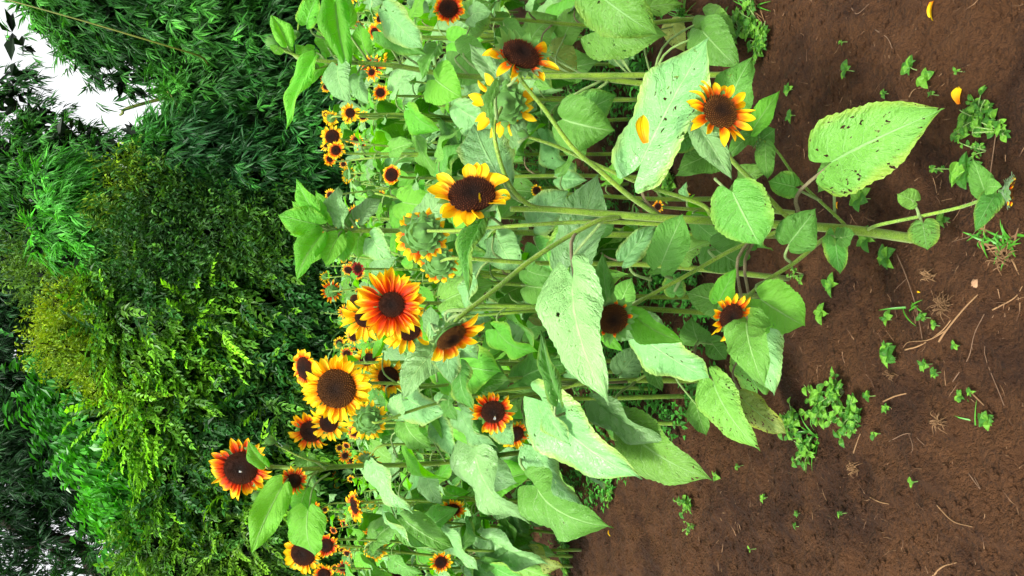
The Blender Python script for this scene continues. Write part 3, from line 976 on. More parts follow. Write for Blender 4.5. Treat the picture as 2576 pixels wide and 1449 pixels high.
bamboo('far dark bamboo tops behind everything, along the middle of the left photo border', (800, 900, 15.5),
       [([b5, P(300, 800, 15), P(0, 760, 15)], 0.06)],
       [(30, 620, 15, 80, 100, 1.2, .6), (60, 720, 15, 100, 120, 1.2), (40, 880, 15, 90, 150, 1.2), (130, 650, 14, 60, 80, 1, .6), (20, 1040, 15, 110, 140, 1.2), (100, 1080, 14.5, 90, 130, 1.2), (190, 1190, 14.2, 80, 90, 1.0)], 60,
       (0.014, 0.055, 0.016), (0.03, 0.12, 0.03), 1.3)

# ---- shrubs and small trees of the wall
def shrub(name, label, cat, base, kind, blobs, dens, c0, c1, limbs=(), **kw):
    t, b = tree_root(name, *base, label, cat)
    if limbs:
        for i, (pts, r0, r1) in enumerate(limbs):
            trunk(t, [b if p is None else P(*p) for p in pts], r0, r1, 'trunk' if i == 0 else 'limb')
    else:
        bb = blobs[0]
        trunk(t, [b, b + Vector((0.1, 0.1, 0.8)), P(bb[0] + bb[3] * 0.3, bb[1], bb[2] + 0.2)], 0.09, 0.04)
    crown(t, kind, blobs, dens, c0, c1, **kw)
    local(t)
    return t


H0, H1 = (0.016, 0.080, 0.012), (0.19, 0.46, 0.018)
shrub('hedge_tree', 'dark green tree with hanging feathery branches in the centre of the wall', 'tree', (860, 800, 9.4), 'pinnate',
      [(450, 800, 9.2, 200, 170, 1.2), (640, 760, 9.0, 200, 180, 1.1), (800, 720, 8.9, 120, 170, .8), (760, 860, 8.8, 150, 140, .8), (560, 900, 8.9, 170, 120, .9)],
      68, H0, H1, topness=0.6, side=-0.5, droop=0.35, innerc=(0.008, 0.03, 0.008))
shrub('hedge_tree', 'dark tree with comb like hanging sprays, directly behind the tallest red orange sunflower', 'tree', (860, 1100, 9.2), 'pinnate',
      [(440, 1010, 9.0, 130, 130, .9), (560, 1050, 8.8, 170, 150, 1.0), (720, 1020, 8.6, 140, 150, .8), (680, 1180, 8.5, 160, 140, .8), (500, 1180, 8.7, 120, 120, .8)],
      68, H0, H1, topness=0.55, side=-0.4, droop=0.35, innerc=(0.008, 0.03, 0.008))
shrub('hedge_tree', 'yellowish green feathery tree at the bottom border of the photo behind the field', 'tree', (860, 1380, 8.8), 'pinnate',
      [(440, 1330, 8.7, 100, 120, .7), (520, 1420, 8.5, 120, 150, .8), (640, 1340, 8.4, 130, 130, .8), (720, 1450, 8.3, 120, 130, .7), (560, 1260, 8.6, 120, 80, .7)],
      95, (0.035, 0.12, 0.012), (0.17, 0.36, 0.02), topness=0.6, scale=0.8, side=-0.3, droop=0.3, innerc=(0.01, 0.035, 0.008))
shrub('leafy_shrub', 'small leaved green shrub between the bamboo and the centre tree', 'shrub', (860, 560, 8.9), 'fine',
      [(420, 600, 8.8, 130, 130, .8), (560, 600, 8.6, 130, 120, .8), (690, 600, 8.5, 120, 120, .7), (800, 620, 8.5, 90, 120, .6), (480, 680, 8.7, 130, 100, .7)],
      150, (0.018, 0.085, 0.012), (0.075, 0.22, 0.015), topness=0.4, scale=1.25, innerc=(0.008, 0.03, 0.006))
shrub('leafy_shrub', 'lime green shrub top under the drooping bamboo', 'shrub', (860, 470, 8.7), 'fine',
      [(330, 480, 8.7, 50, 50, .4), (350, 570, 8.6, 50, 70, .5), (430, 500, 8.6, 80, 35, .5)],
      190, (0.05, 0.15, 0.012), (0.22, 0.38, 0.012), topness=0.6, scale=1.1, innerc=(0.01, 0.04, 0.006))
shrub('leafy_shrub', 'pale yellow green leafy tree top below the far bamboo', 'shrub', (860, 700, 10.4), 'fine',
      [(170, 700, 10.2, 90, 80, .6, .8), (230, 650, 10.0, 90, 70, .6), (140, 640, 10.4, 60, 60, .5, .7), (290, 690, 9.6, 90, 90, .7)],
      120, (0.03, 0.10, 0.012), (0.11, 0.24, 0.02), topness=0.5, scale=1.4, innerc=(0.01, 0.04, 0.01))
shrub('yellow_bush', 'bright yellow fine leaved bush high in the wall', 'bush', (860, 840, 9.3), 'fine',
      [(185, 790, 9.3, 50, 50, .4), (200, 860, 9.2, 65, 80, .5), (270, 850, 9.1, 80, 90, .5), (300, 930, 8.9, 80, 70, .5)],
      300, (0.12, 0.24, 0.006), (0.36, 0.50, 0.008), topness=0.5, scale=0.9, innerc=(0.03, 0.06, 0.005))
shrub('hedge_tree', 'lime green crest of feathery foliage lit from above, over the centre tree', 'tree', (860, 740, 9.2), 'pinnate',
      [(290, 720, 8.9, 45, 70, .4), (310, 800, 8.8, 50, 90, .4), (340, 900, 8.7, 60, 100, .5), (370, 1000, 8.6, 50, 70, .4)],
      130, (0.05, 0.15, 0.012), (0.22, 0.40, 0.015), topness=0.6, scale=0.6, side=-0.3, droop=0.25, innerc=(0.01, 0.04, 0.006))  # lit band of the wall, its light painted in as lime leaf colour
shrub('glossy_tree', 'glossy bright green tree with tiers of hanging leaves above the red flower', 'tree', (860, 1120, 9.6), 'gloss',
      [(150, 880, 9.8, 35, 60, .4), (225, 990, 9.5, 65, 80, .6), (310, 1070, 9.2, 70, 100, .7), (215, 1080, 9.6, 45, 60, .5), (295, 1180, 9.3, 60, 75, .6), (365, 1170, 9.0, 45, 110, .5),
       (365, 1270, 9.0, 40, 55, .5), (275, 790, 9.1, 25, 50, .3), (390, 1080, 8.8, 30, 80, .3), (160, 970, 9.7, 40, 60, .3)],
      95, (0.020, 0.13, 0.010), (0.065, 0.34, 0.016), topness=0.45, side=-0.9, droop=0.45, innerc=(0.006, 0.03, 0.006))
shrub('dark_tree', 'tall dark tree with grey limbs against bright sky holes, bottom left corner of the photo', 'tree', (800, 1330, 13), 'bamboo',
      [(60, 1150, 13, 110, 110, 1, .8), (180, 1180, 12.6, 80, 80, .8, .8), (40, 1290, 13, 70, 80, .9, .6), (150, 1330, 12.8, 60, 55, .7, .5), (290, 1350, 12.5, 60, 60, .7, .6), (80, 1420, 13, 60, 60, .8, .5),
       (200, 1450, 12.6, 70, 55, .7, .7), (320, 1430, 12.3, 60, 50, .6, .8), (0, 1180, 13.4, 60, 140, .8), (120, 1280, 13.2, 60, 60, .6, .8), (20, 1390, 13.2, 50, 80, .6, .9), (250, 1290, 12.8, 40, 50, .6, .6)],
      105, (0.010, 0.045, 0.012), (0.03, 0.13, 0.025), topness=0.3, scale=1.1, droop=0.6, inner=False,
      limbs=[([None, (420, 1420, 13), (250, 1440, 13), (200, 1370, 13), (60, 1340, 13), (-60, 1260, 13)], 0.16, 0.05), ([(250, 1440, 13), (180, 1430, 12.9), (120, 1375, 12.9), (60, 1380, 13)], 0.05, 0.02), ([(430, 1440, 13), (380, 1420, 12.9), (300, 1400, 12.9)], 0.08, 0.03)])
# low dark undergrowth closing the wall behind the field, one mass, shade painted into its dark colours
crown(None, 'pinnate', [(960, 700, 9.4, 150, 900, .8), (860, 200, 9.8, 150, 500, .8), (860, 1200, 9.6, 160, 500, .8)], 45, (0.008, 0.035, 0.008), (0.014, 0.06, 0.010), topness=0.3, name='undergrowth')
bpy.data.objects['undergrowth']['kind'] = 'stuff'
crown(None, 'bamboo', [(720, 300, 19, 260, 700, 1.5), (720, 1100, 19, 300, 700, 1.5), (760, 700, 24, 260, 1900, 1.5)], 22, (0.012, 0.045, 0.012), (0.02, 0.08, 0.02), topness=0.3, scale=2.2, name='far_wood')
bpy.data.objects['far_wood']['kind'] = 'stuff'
# ------------------------------------------------------------------ nearby sunflowers, each plant its own thing
def ppx(px, py, Yd):
    p = P(px, py, Yd); return (p - CP).dot(F) / FPX      # metres per picture unit there


def LF_(pl, bx, by, tx, ty, w, Yb, dY=0.0, face=(-0.5, 0, 1), mat='leaf', var=None, at=None, pm='petiole', pr=0.003, label=None):
    b = P(bx, by, Yb); t = P(tx, ty, Yb + dY)
    a = P(*at) if at else None
    return pl.leaf(b, t, w * ppx(bx, by, Yb), D(*face), mat, var, a, pm, pr, label)


def HD(pl, px, py, Yd, dr, orad, nrm=(0, 0, 1), **kw):
    s_ = ppx(px, py, Yd)
    return pl.head(P(px, py, Yd), D(*nrm), dr * s_, pl=(orad - dr * 0.93) / dr, **kw)


def ST(pl, pts, r0, r1, name='stem'):
    return pl.stem([P(*p) for p in pts], r0, r1, name=name)


# --- A: the big branching plant in the middle
gA = GG(2300, 604)
Y0 = gA.y
A = Plant((gA.x, gA.y, gA.z - 0.02), 'large many branched sunflower nearest the camera, standing alone on the bare soil')
A.stem([gA - Vector((0, 0, 0.03)), P(2180, 583, Y0), P(2080, 573, Y0 - .005), P(1850, 559, Y0 - 0.01), P(1650, 548, Y0 - 0.01), P(1500, 536, Y0 - 0.01), P(1380, 527, Y0 - 0.02), P(1285, 526, Y0 - 0.04)], 0.0125, 0.0055)
ST(A, [(1395, 526, Y0 - .015), (1335, 517, Y0 - .03), (1285, 470, Y0 - .06), (1255, 395, Y0 - .08), (1243, 320, Y0 - .08), (1262, 270, Y0 - .06)], 0.0055, 0.0035, 'branch')
ST(A, [(1660, 545, Y0), (1580, 490, Y0 - .03), (1510, 430, Y0 - .06), (1440, 370, Y0 - .08), (1370, 275, Y0 - .1), (1310, 200, Y0 - .11), (1295, 160, Y0 - .09)], 0.0058, 0.0036, 'branch')
ST(A, [(1790, 545, Y0 + .02), (1760, 512, Y0 + .02), (1620, 465, Y0 + .0), (1480, 405, Y0 - .02), (1400, 368, Y0 - .04), (1325, 343, Y0 - .05)], 0.0055, 0.003, 'branch')
ST(A, [(1700, 566, Y0 + .01), (1500, 558, Y0 + .03), (1300, 568, Y0 + .06), (1150, 580, Y0 + .09), (1075, 581, Y0 + .12)], 0.0052, 0.0034, 'branch')
ST(A, [(1560, 545, Y0 - .01), (1490, 562, Y0 - .04), (1350, 645, Y0 - .08), (1250, 725, Y0 - .12), (1160, 795, Y0 - .15), (1138, 822, Y0 - .15)], 0.0055, 0.0040, 'branch')
ST(A, [(2020, 566, Y0), (1975, 540, Y0 - .03), (1900, 462, Y0 - .08), (1835, 395, Y0 - .12), (1815, 340, Y0 - .20), (1812, 300, Y0 - .22)], 0.0058, 0.0042, 'branch')
ST(A, [(2125, 565, Y0), (2100, 540, Y0 - .01), (2010, 455, Y0 - .04), (1950, 375, Y0 - .06), (1905, 348, Y0 - .07)], 0.0040, 0.0024, 'branch')
ST(A, [(2100, 583, Y0), (2060, 610, Y0 - .03), (2000, 660, Y0 - .07), (1920, 712, Y0 - .10), (1855, 770, Y0 - .17)], 0.0052, 0.0040, 'branch')
ST(A, [(1990, 573, Y0), (1930, 592, Y0 - .02), (1840, 630, Y0 - .04), (1720, 697, Y0 - .07), (1620, 752, Y0 - .09), (1560, 790, Y0 - .15)], 0.0052, 0.0036, 'branch')
ST(A, [(2180, 580, Y0), (2210, 566, Y0 - .06), (2320, 543, Y0 - .14), (2420, 520, Y0 - .23), (2490, 495, Y0 - .31), (2530, 485, Y0 - .35)], 0.0042, 0.0030, 'branch')
# heads
HD(A, 1187, 491, Y0 - .07, 60, 112, (-0.05, -0.75, 1), n=22, pet='petal_yellow', disc=0, tilt=0.25, jit=0.5, wid=0.56, skip=[(0.05, 0.12), (0.52, 0.60)], foldin=[(0.62, 2.5, 0.7)])
HD(A, 1310, 138, Y0 - .12, 49, 100, (0.30, -0.45, 0.75), n=19, pet='petal_orange', disc=0, bract=1, tilt=-0.15, jit=0.4, skip=[(0.0, 0.22), (0.45, 0.5), (0.88, 1.0)], wid=0.5)
HD(A, 1268, 262, Y0 - .03, 45, 88, (-0.15, -0.1, -1), n=17, pet='petal_yellow', disc=0, bract=2, tilt=0.2, skip=[(0.42, 0.55)], wid=0.45)
HD(A, 1062, 590, Y0 + .16, 44, 72, (-0.25, 0.15, -1), n=24, pet='petal_orange', disc=0, bract=2, tilt=0.25, wid=0.42)
HD(A, 1133, 846, Y0 - .16, 42, 92, (0.50, 0.62, 0.40), n=22, pet='petal_orange', disc=1, tilt=0.25, jit=0.5, skip=[(0.55, 0.95)], wid=0.6, roll=2.2)
HD(A, 1810, 282, Y0 - .25, 46, 92, (0.25, -0.28, 1), n=20, pet='petal_orange', disc=1, tilt=0.1, jit=0.3, wid=0.44)
HD(A, 1838, 795, Y0 - .20, 34, 66, (0.30, 0.32, 0.8), n=20, pet='petal_orange', disc=0, tilt=0.1, jit=0.35, wid=0.42)
HD(A, 1541, 802, Y0 - .17, 39, 52, (0.15, 0.25, 1), n=9, pet='petal_red', disc=1, bract=1, label='spent flower head with its rays fallen', tilt=0.3, wid=0.25)
HD(A, 2538, 481, Y0 - .36, 27, 40, (0.7, 0.1, 0.5), n=14, pet='petal_red', disc=1, bract=1, tilt=0.5, wid=0.3)
HD(A, 1897, 345, Y0 - .08, 17, 22, (-0.9, 0.1, 0.2), n=10, pet='petal_red', disc=0, bract=1, tilt=1.1, wid=0.4)
A.bud(P(1318, 338, Y0 - .06), D(-1, -.2, .1), 0.011)
# leaves
up = (-0.75, 0, 1)
LF_(A, 1612, 412, 1782, 96, 188, Y0 - .04, -.06, (-0.9, 0.3, 1), 'leaf_mint', 4, (1665, 545, Y0), 'petiole_red', .0035, 'largest pale leaf with a fallen petal lying on it')
LF_(A, 2092, 408, 2368, 276, 205, Y0 - .18, -.20, (-0.9, 0.2, 1), 'leaf_spot', 0, (2010, 540, Y0), 'petiole_red', .004, 'low broad leaf full of insect holes')
LF_(A, 1832, 300, 1890, 145, 100, Y0 - .06, -.04, up, 'leaf', 2, (1815, 345, Y0 - .12))
LF_(A, 1762, 322, 1840, 450, 78, Y0 - .16, -.05, (-0.6, -0.5, 1), 'leaf_mint', 1, (1818, 350, Y0 - .13))
LF_(A, 1843, 484, 1912, 618, 152, Y0 - .12, -.03, (-0.55, 0, 1), 'leaf', 4, (1800, 450, Y0 - .02), 'petiole', .003)
LF_(A, 1985, 612, 2052, 526, 105, Y0 - .12, -.05, (-0.4, 0.2, 1), 'leaf', 5, (1990, 660, Y0 - .07))
LF_(A, 1664, 664, 1718, 540, 100, Y0 - .08, -.02, (-0.4, 0, 1), 'leaf', 4, (1690, 700, Y0 - .05))
LF_(A, 1912, 752, 2023, 820, 145, Y0 - .17, -.06, (-0.6, 0.2, 1), 'leaf_young', 4, (1935, 705, Y0 - .10))
LF_(A, 1880, 806, 1921, 972, 118, Y0 - .20, -.10, (-0.6, -0.1, 1), 'leaf', 2, (1900, 590, Y0 - .02), 'petiole_red', .0035)
LF_(A, 1902, 812, 1945, 992, 128, Y0 - .14, -.05, (-0.5, 0.3, 1), 'leaf_mint', 0, (1905, 592, Y0 - .02), 'petiole_red', .0035)
LF_(A, 1822, 762, 1727, 735, 90, Y0 - .09, .04, (-0.3, 0, 1), 'leaf', 0, (1850, 765, Y0 - .11))
LF_(A, 1808, 760, 1852, 675, 62, Y0 - .15, -.03, (-0.6, 0, 1), 'leaf_young', 1, (1850, 765, Y0 - .12))
LF_(A, 1443, 703, 1522, 1012, 180, Y0 - .16, -.14, (-0.8, -0.2, 1), 'leaf_mint', 0, (1500, 553, Y0), 'petiole_red', .0038, 'long broad pale leaf hanging on a brown stalk')
LF_(A, 1527, 754, 1516, 634, 52, Y0 - .12, .0, (-0.4, 0, 1), 'leaf', 1, (1548, 790, Y0 - .09))
LF_(A, 1594, 790, 1720, 862, 82, Y0 - .14, -.07, (-0.7, 0.3, 1), 'leaf_young', 5, (1590, 768, Y0 - .09))
LF_(A, 1512, 825, 1566, 886, 44, Y0 - .12, -.03, (-0.7, 0, 1), 'leaf_young', 1, (1540, 800, Y0 - .07))
LF_(A, 1262, 455, 1193, 312, 130, Y0 + .03, .06, (-0.2, 0.1, 1), 'leaf_mint', 2, (1330, 515, Y0 - .03))
LF_(A, 1272, 222, 1180, 108, 62, Y0 + .0, .06, (0.1, 0.4, 1), 'leaf_mint', 1, (1302, 190, Y0 - .1))
LF_(A, 1258, 215, 1240, 330, 34, Y0 - .13, 0.0, (-0.6, 0.6, 0.7), 'leaf', 5, (1250, 300, Y0 - .08))
LF_(A, 1300, 365, 1322, 295, 50, Y0 - .02, .0, (-0.6, 0.3, 1), 'leaf_mint', 2, (1325, 343, Y0 - .05))
LF_(A, 1225, 556, 1178, 745, 62, Y0 - .04, -.02, (-0.3, -1.0, 0.6), 'leaf', 5, (1262, 566, Y0 + .07))
LF_(A, 1435, 665, 1505, 440, 125, Y0 + .12, -.02, (-0.4, 0.1, 1), 'leaf_mint', 4, (1520, 552, Y0), 'petiole')
LF_(A, 1570, 655, 1655, 560, 68, Y0 + .08, -.02, (-0.4, 0.1, 1), 'leaf_mint', 1, (1640, 705, Y0 + .05))
LF_(A, 1740, 338, 1690, 385, 90, Y0 + .05, -.02, (-0.4, 0.1, 1), 'leaf', 2, (1780, 330, Y0 - .02))
LF_(A, 1790, 388, 1705, 425, 84, Y0 + .04, .03, (-0.4, 0.1, 1), 'leaf', 0, (1830, 390, Y0 - .1))
LF_(A, 1892, 330, 1962, 228, 60, Y0 - .09, -.03, (-0.7, 0.2, 1), 'leaf_young', 1, (1905, 350, Y0 - .07))
LF_(A, 1905, 360, 1950, 325, 62, Y0 - .05, -.03, (-0.6, 0, 1), 'leaf', 4, (1925, 362, Y0 - .06))
LF_(A, 1890, 342, 1828, 400, 50, Y0 - .09, .0, (-0.6, 0, 1), 'leaf', 2, (1905, 350, Y0 - .07))
LF_(A, 1925, 364, 1930, 450, 50, Y0 - .08, -.02, (-0.6, 0, 1), 'leaf', 4, (1940, 368, Y0 - .06))
LF_(A, 2000, 470, 1934, 455, 68, Y0 - .06, .0, (-0.5, 0, 1), 'leaf', 4, (2065, 505, Y0 - .02))
LF_(A, 2105, 420, 2058, 482, 70, Y0 - .06, .0, (-0.5, 0, 1), 'leaf', 0, (2100, 545, Y0 - .0))
LF_(A, 2100, 590, 2112, 688, 58, Y0 - .05, -.03, (-0.6, 0, 1), 'leaf', 4, (2090, 580, Y0))
LF_(A, 2085, 620, 2085, 588, 34, Y0 - .05, -.01, (-0.6, 0, 1), 'leaf', 4, (2090, 580, Y0))
LF_(A, 2110, 600, 2150, 590, 52, Y0 - .08, -.05, (-0.6, 0, 1), 'leaf', 4, (2090, 580, Y0))
LF_(A, 2303, 506, 2258, 488, 52, Y0 - .15, .0, (-0.7, 0, 1), 'leaf_spot', 4, (2312, 545, Y0 - .135))
LF_(A, 2322, 563, 2332, 628, 74, Y0 - .16, -.02, (-0.7, 0, 1), 'leaf_spot', 4, (2318, 545, Y0 - .135))
LF_(A, 2480, 488, 2448, 398, 60, Y0 - .32, .0, (-0.7, 0, 1), 'leaf', 1, (2500, 492, Y0 - .32))
LF_(A, 2500, 495, 2452, 582, 58, Y0 - .34, .0, (-0.7, 0, 1), 'leaf', 0, (2500, 492, Y0 - .32))
LF_(A, 2485, 470, 2520, 470, 44, Y0 - .35, -.03, (-0.7, 0, 1), 'leaf', 0, (2500, 492, Y0 - .32))
LF_(A, 1115, 808, 1200, 905, 120, Y0 - .05, .0, (-0.5, 0, 1), 'leaf_mint', 2, (1175, 780, Y0 - .14))
LF_(A, 1130, 850, 1135, 968, 90, Y0 - .03, .0, (-0.5, 0.5, 1), 'leaf_mint', 3, (1160, 792, Y0 - .14))
LF_(A, 1085, 830, 1085, 770, 52, Y0 - .05, .0, (-0.5, 0, 1), 'leaf_mint', 4, (1140, 810, Y0 - .14))
LF_(A, 1440, 590, 1390, 690, 90, Y0 + .25, -.02, (-0.4, 0.1, 1), 'leaf', 2, (1500, 560, Y0 + .03))
LF_(A, 1405, 1000, 1360, 830, 50, Y0 + .1, -.02, (-0.4, 0.1, 1), 'leaf', 1, (1420, 1040, Y0 + .3))
LF_(A, 1790, 620, 1870, 670, 115, Y0 + .02, -.02, (-0.5, 0.1, 1), 'leaf', 0, (1800, 650, Y0 - .03))
LF_(A, 1880, 630, 1800, 590, 90, Y0 + .04, -.02, (-0.5, 0.1, 1), 'leaf', 4, (1895, 605, Y0 - .01))
LF_(A, 1700, 740, 1690, 690, 60, Y0 + .02, -.02, (-0.5, 0.1, 1), 'leaf', 4, (1712, 702, Y0 - .06))
LF_(A, 1560, 770, 1590, 700, 70, Y0 + .04, -.02, (-0.5, 0.1, 1), 'leaf', 0, (1620, 750, Y0 - .08))

# --- B: top of the picture = right of the upright view
gB = GG(1850, 150)
YB = gB.y
B = Plant((P(1850, 236, YB).x, YB, 0.0), 'sunflower with one huge glossy veined leaf cut by the top border of the photo')
ST(B, [(1860, 238, YB), (1800, 236, YB), (1640, 213, YB - .02), (1500, 196, YB - .03), (1345, 175, YB - .05), (1290, 150, YB - .05)], 0.0125, 0.006)
LF_(B, 1500, -20, 1650, 88, 150, YB - .15, -.1, (-0.9, 0, 1), 'leaf_spot', 2, (1500, -60, YB), label='huge glossy veined leaf')
LF_(B, 1768, 78, 1858, 172, 110, YB - .12, -.1, (-0.6, 0.2, 1), 'leaf', 0, (1640, 205, YB - .02), 'petiole', .004)
LF_(B, 1775, 40, 1850, 90, 80, YB - .05, -.1, (-0.6, 0.2, 1), 'leaf_spot', 2, (1640, 205, YB - .02), 'petiole', .004)
LF_(B, 1415, 300, 1545, 330, 150, YB - .05, -.08, (-0.6, 0.3, 1), 'leaf', 5, (1520, 200, YB - .03), 'petiole', .004)
LF_(B, 1440, 300, 1550, 240, 110, YB + .05, -.08, (-0.6, 0.3, 1), 'leaf', 0, (1530, 205, YB - .03), 'petiole', .004)
LF_(B, 1560, 95, 1595, 150, 50, YB + .0, -.05, (-0.6, 0, 1), 'leaf_mint', 1, (1600, 205, YB - .02))
LF_(B, 1385, 130, 1450, 180, 110, YB + .3, -.05, (-0.6, 0, 1), 'leaf_old', 0, (1480, 195, YB))
LF_(B, 1330, 110, 1400, 40, 100, YB + .25, -.05, (-0.6, 0, 1), 'leaf_spot', 2, (1420, 185, YB))
LF_(B, 1420, 90, 1470, 20, 90, YB + .2, -.05, (-0.6, 0, 1), 'leaf_spot', 0, (1440, 190, YB))
LF_(B, 1690, 60, 1720, 130, 60, YB + .3, -.02, (-0.6, 0, 1), 'leaf_old', 0, (1640, 205, YB))
LF_(B, 1620, 20, 1720, 10, 60, YB + .25, -.02, (-0.6, 0, 1), 'leaf_spot', 1, (1600, 205, YB))
LF_(B, 1540, 120, 1580, 170, 60, YB + .15, -.02, (-0.6, 0, 1), 'leaf_mint', 0, (1600, 205, YB))
LF_(B, 1800, 400, 1700, 440, 80, YB + .0, -.02, (-0.6, 0, 1), 'leaf', 0, (1800, 240, YB))

# --- C: tall budding plant, bright leaves against the dark wall
YC = 2.25
C_ = Plant((P(1800, 180, YC).x, YC, 0.0), 'tall budding sunflower with yellow green leaves against dark bamboo, near the top border')
C_.stem([(P(1800, 180, YC).x, YC, 0), P(1500, 190, YC), P(1180, 192, YC), P(1000, 166, YC), P(900, 158, YC), P(830, 155, YC - .01), P(760, 145, YC - .02), P(700, 118, YC - .03)], 0.010, 0.0038)
ST(C_, [(870, 158, YC), (820, 95, YC - .02), (760, 50, YC - .02), (748, 80, YC - .02)], 0.003, 0.002, 'branch')
ST(C_, [(850, 158, YC), (800, 172, YC - .04), (765, 178, YC - .05)], 0.003, 0.002, 'branch')
ST(C_, [(860, 158, YC), (830, 185, YC - .04), (800, 230, YC - .05)], 0.003, 0.002, 'branch')
C_.bud(P(690, 108, YC - .03), D(-1, -.35, .1), 0.020, 0)
C_.bud(P(746, 86, YC - .02), D(-1, .2, .1), 0.013, 1)
C_.bud(P(765, 180, YC - .05), D(-1, .1, .1), 0.010, 1)
LF_(C_, 722, 112, 682, 36, 52, YC - .05, .0, (0.2, -.4, 1), 'leaf_young', 5, (735, 130, YC - .02))
LF_(C_, 700, 120, 690, 135, 39, YC - .05, .0, (0.2, -.4, 1), 'leaf_young', 4, (735, 130, YC - .02))
LF_(C_, 740, 88, 720, 98, 31, YC - .03, .0, (0.2, -.4, 1), 'leaf_young', 4)
LF_(C_, 845, 10, 880, 192, 81, YC - .10, -.03, (0.0, 0.3, 1), 'leaf_young', 5, (930, 160, YC))
LF_(C_, 860, 60, 855, -30, 78, YC - .06, .0, (0.1, 0.2, 1), 'leaf_young', 3, (900, 155, YC))
LF_(C_, 770, 62, 800, -15, 65, YC - .04, .0, (-0.2, 0.6, 1), 'leaf_young', 1, (825, 98, YC))
LF_(C_, 790, 158, 718, 325, 57, YC - .06, .0, (-0.5, 0.8, 0.6), 'leaf_young', 1, (800, 168, YC - .04), label='long pale leaf curling down')
LF_(C_, 772, 178, 722, 240, 34, YC - .04, .0, (-0.3, 0.6, 1), 'leaf_young', 1, (800, 168, YC - .04))
LF_(C_, 805, 140, 790, 200, 52, YC + .04, .0, (-0.3, 0.3, 1), 'leaf_young', 0, (820, 155, YC))
LF_(C_, 790, 125, 760, 150, 39, YC + .02, .0, (-0.3, 0.3, 1), 'leaf_young', 0, (820, 155, YC))
LF_(C_, 850, 168, 878, 262, 88, YC - .10, -.05, (-0.5, 0.0, 1), 'leaf_mint', 0, (900, 160, YC))
LF_(C_, 905, 195, 925, 262, 60, YC - .02, -.05, (-0.5, 0.0, 1), 'leaf_mint', 2, (930, 162, YC))
LF_(C_, 975, 30, 1062, 122, 90, YC - .12, -.05, (-0.7, 0.3, 1), 'leaf_mint', 4, (1010, 165, YC))
LF_(C_, 960, 80, 1075, 140, 60, YC - .04, -.05, (-0.7, 0.3, 1), 'leaf', 1, (1080, 180, YC))
LF_(C_, 1095, 200, 1160, 245, 117, YC - .02, -.05, (-0.5, 0.1, 1), 'leaf_young', 0, (1120, 190, YC))
LF_(C_, 1150, 130, 1230, 200, 120, YC + .1, -.05, (-0.6, 0.1, 1), 'leaf', 4, (1180, 190, YC))
LF_(C_, 1100, 120, 1060, 200, 60, YC - .02, -.05, (-0.5, -0.3, 1), 'leaf', 1, (1100, 188, YC))
LF_(C_, 1180, 60, 1240, 10, 110, YC + .15, -.05, (-0.6, 0.1, 1), 'leaf_spot', 0, (1220, 190, YC))

# --- D: tall budding plant in the middle, bright tuft above the field
YD = 2.05
D_ = Plant((P(1850, 590, YD).x, YD, 0.0), 'tall leafy sunflower behind the nearest one, its yellow green top not yet in bloom')
D_.stem([(P(1850, 590, YD).x, YD, 0), P(1500, 590, YD), P(1200, 582, YD), P(880, 580, YD), P(800, 575, YD), P(768, 570, YD)], 0.010, 0.0035)
LF_(D_, 800, 545, 745, 450, 55, YD - .04, .0, (-0.2, 0.2, 1), 'leaf_young', 1, (830, 575, YD))
LF_(D_, 800, 565, 700, 540, 75, YD - .05, .0, (0.1, 0.1, 1), 'leaf_young', 2, (830, 577, YD))
LF_(D_, 770, 560, 730, 590, 52, YD - .02, .0, (0.1, 0.1, 1), 'leaf_young', 4, (830, 577, YD))
LF_(D_, 808, 592, 745, 705, 68, YD - .05, .0, (-0.3, 0.3, 1), 'leaf_young', 5, (850, 580, YD))
LF_(D_, 850, 598, 818, 670, 68, YD - .06, .0, (-0.2, 0.0, 1), 'leaf_young', 0, (870, 582, YD))
LF_(D_, 812, 548, 805, 500, 39, YD - .02, .0, (-0.2, 0.0, 1), 'leaf_young', 0, (850, 578, YD))
LF_(D_, 800, 610, 790, 590, 44, YD + .02, .0, (-0.2, 0.0, 1), 'leaf_mint', 0, (850, 578, YD))
LF_(D_, 860, 560, 850, 470, 60, YD - .02, .0, (-0.5, 0.0, 1), 'leaf_mint', 2, (900, 578, YD))
LF_(D_, 880, 540, 870, 620, 50, YD + .05, .0, (-0.5, 0.0, 1), 'leaf', 2, (900, 578, YD))
LF_(D_, 905, 550, 960, 500, 60, YD + .0, .0, (-0.6, 0.0, 1), 'leaf_mint', 0, (920, 578, YD))
LF_(D_, 935, 600, 985, 650, 80, YD - .02, -.05, (-0.6, 0.0, 1), 'leaf_mint', 0, (950, 580, YD))
LF_(D_, 1060, 560, 1130, 490, 90, YD + .0, -.05, (-0.6, 0.0, 1), 'leaf_mint', 4, (1080, 582, YD))
LF_(D_, 1250, 600, 1300, 680, 100, YD - .02, -.05, (-0.6, 0.0, 1), 'leaf_mint', 4, (1250, 585, YD))
LF_(D_, 1350, 560, 1430, 480, 110, YD - .02, -.05, (-0.6, 0.0, 1), 'leaf_mint', 0, (1350, 588, YD))
LF_(D_, 1350, 620, 1420, 720, 110, YD - .02, -.05, (-0.6, 0.0, 1), 'leaf', 4, (1350, 588, YD))

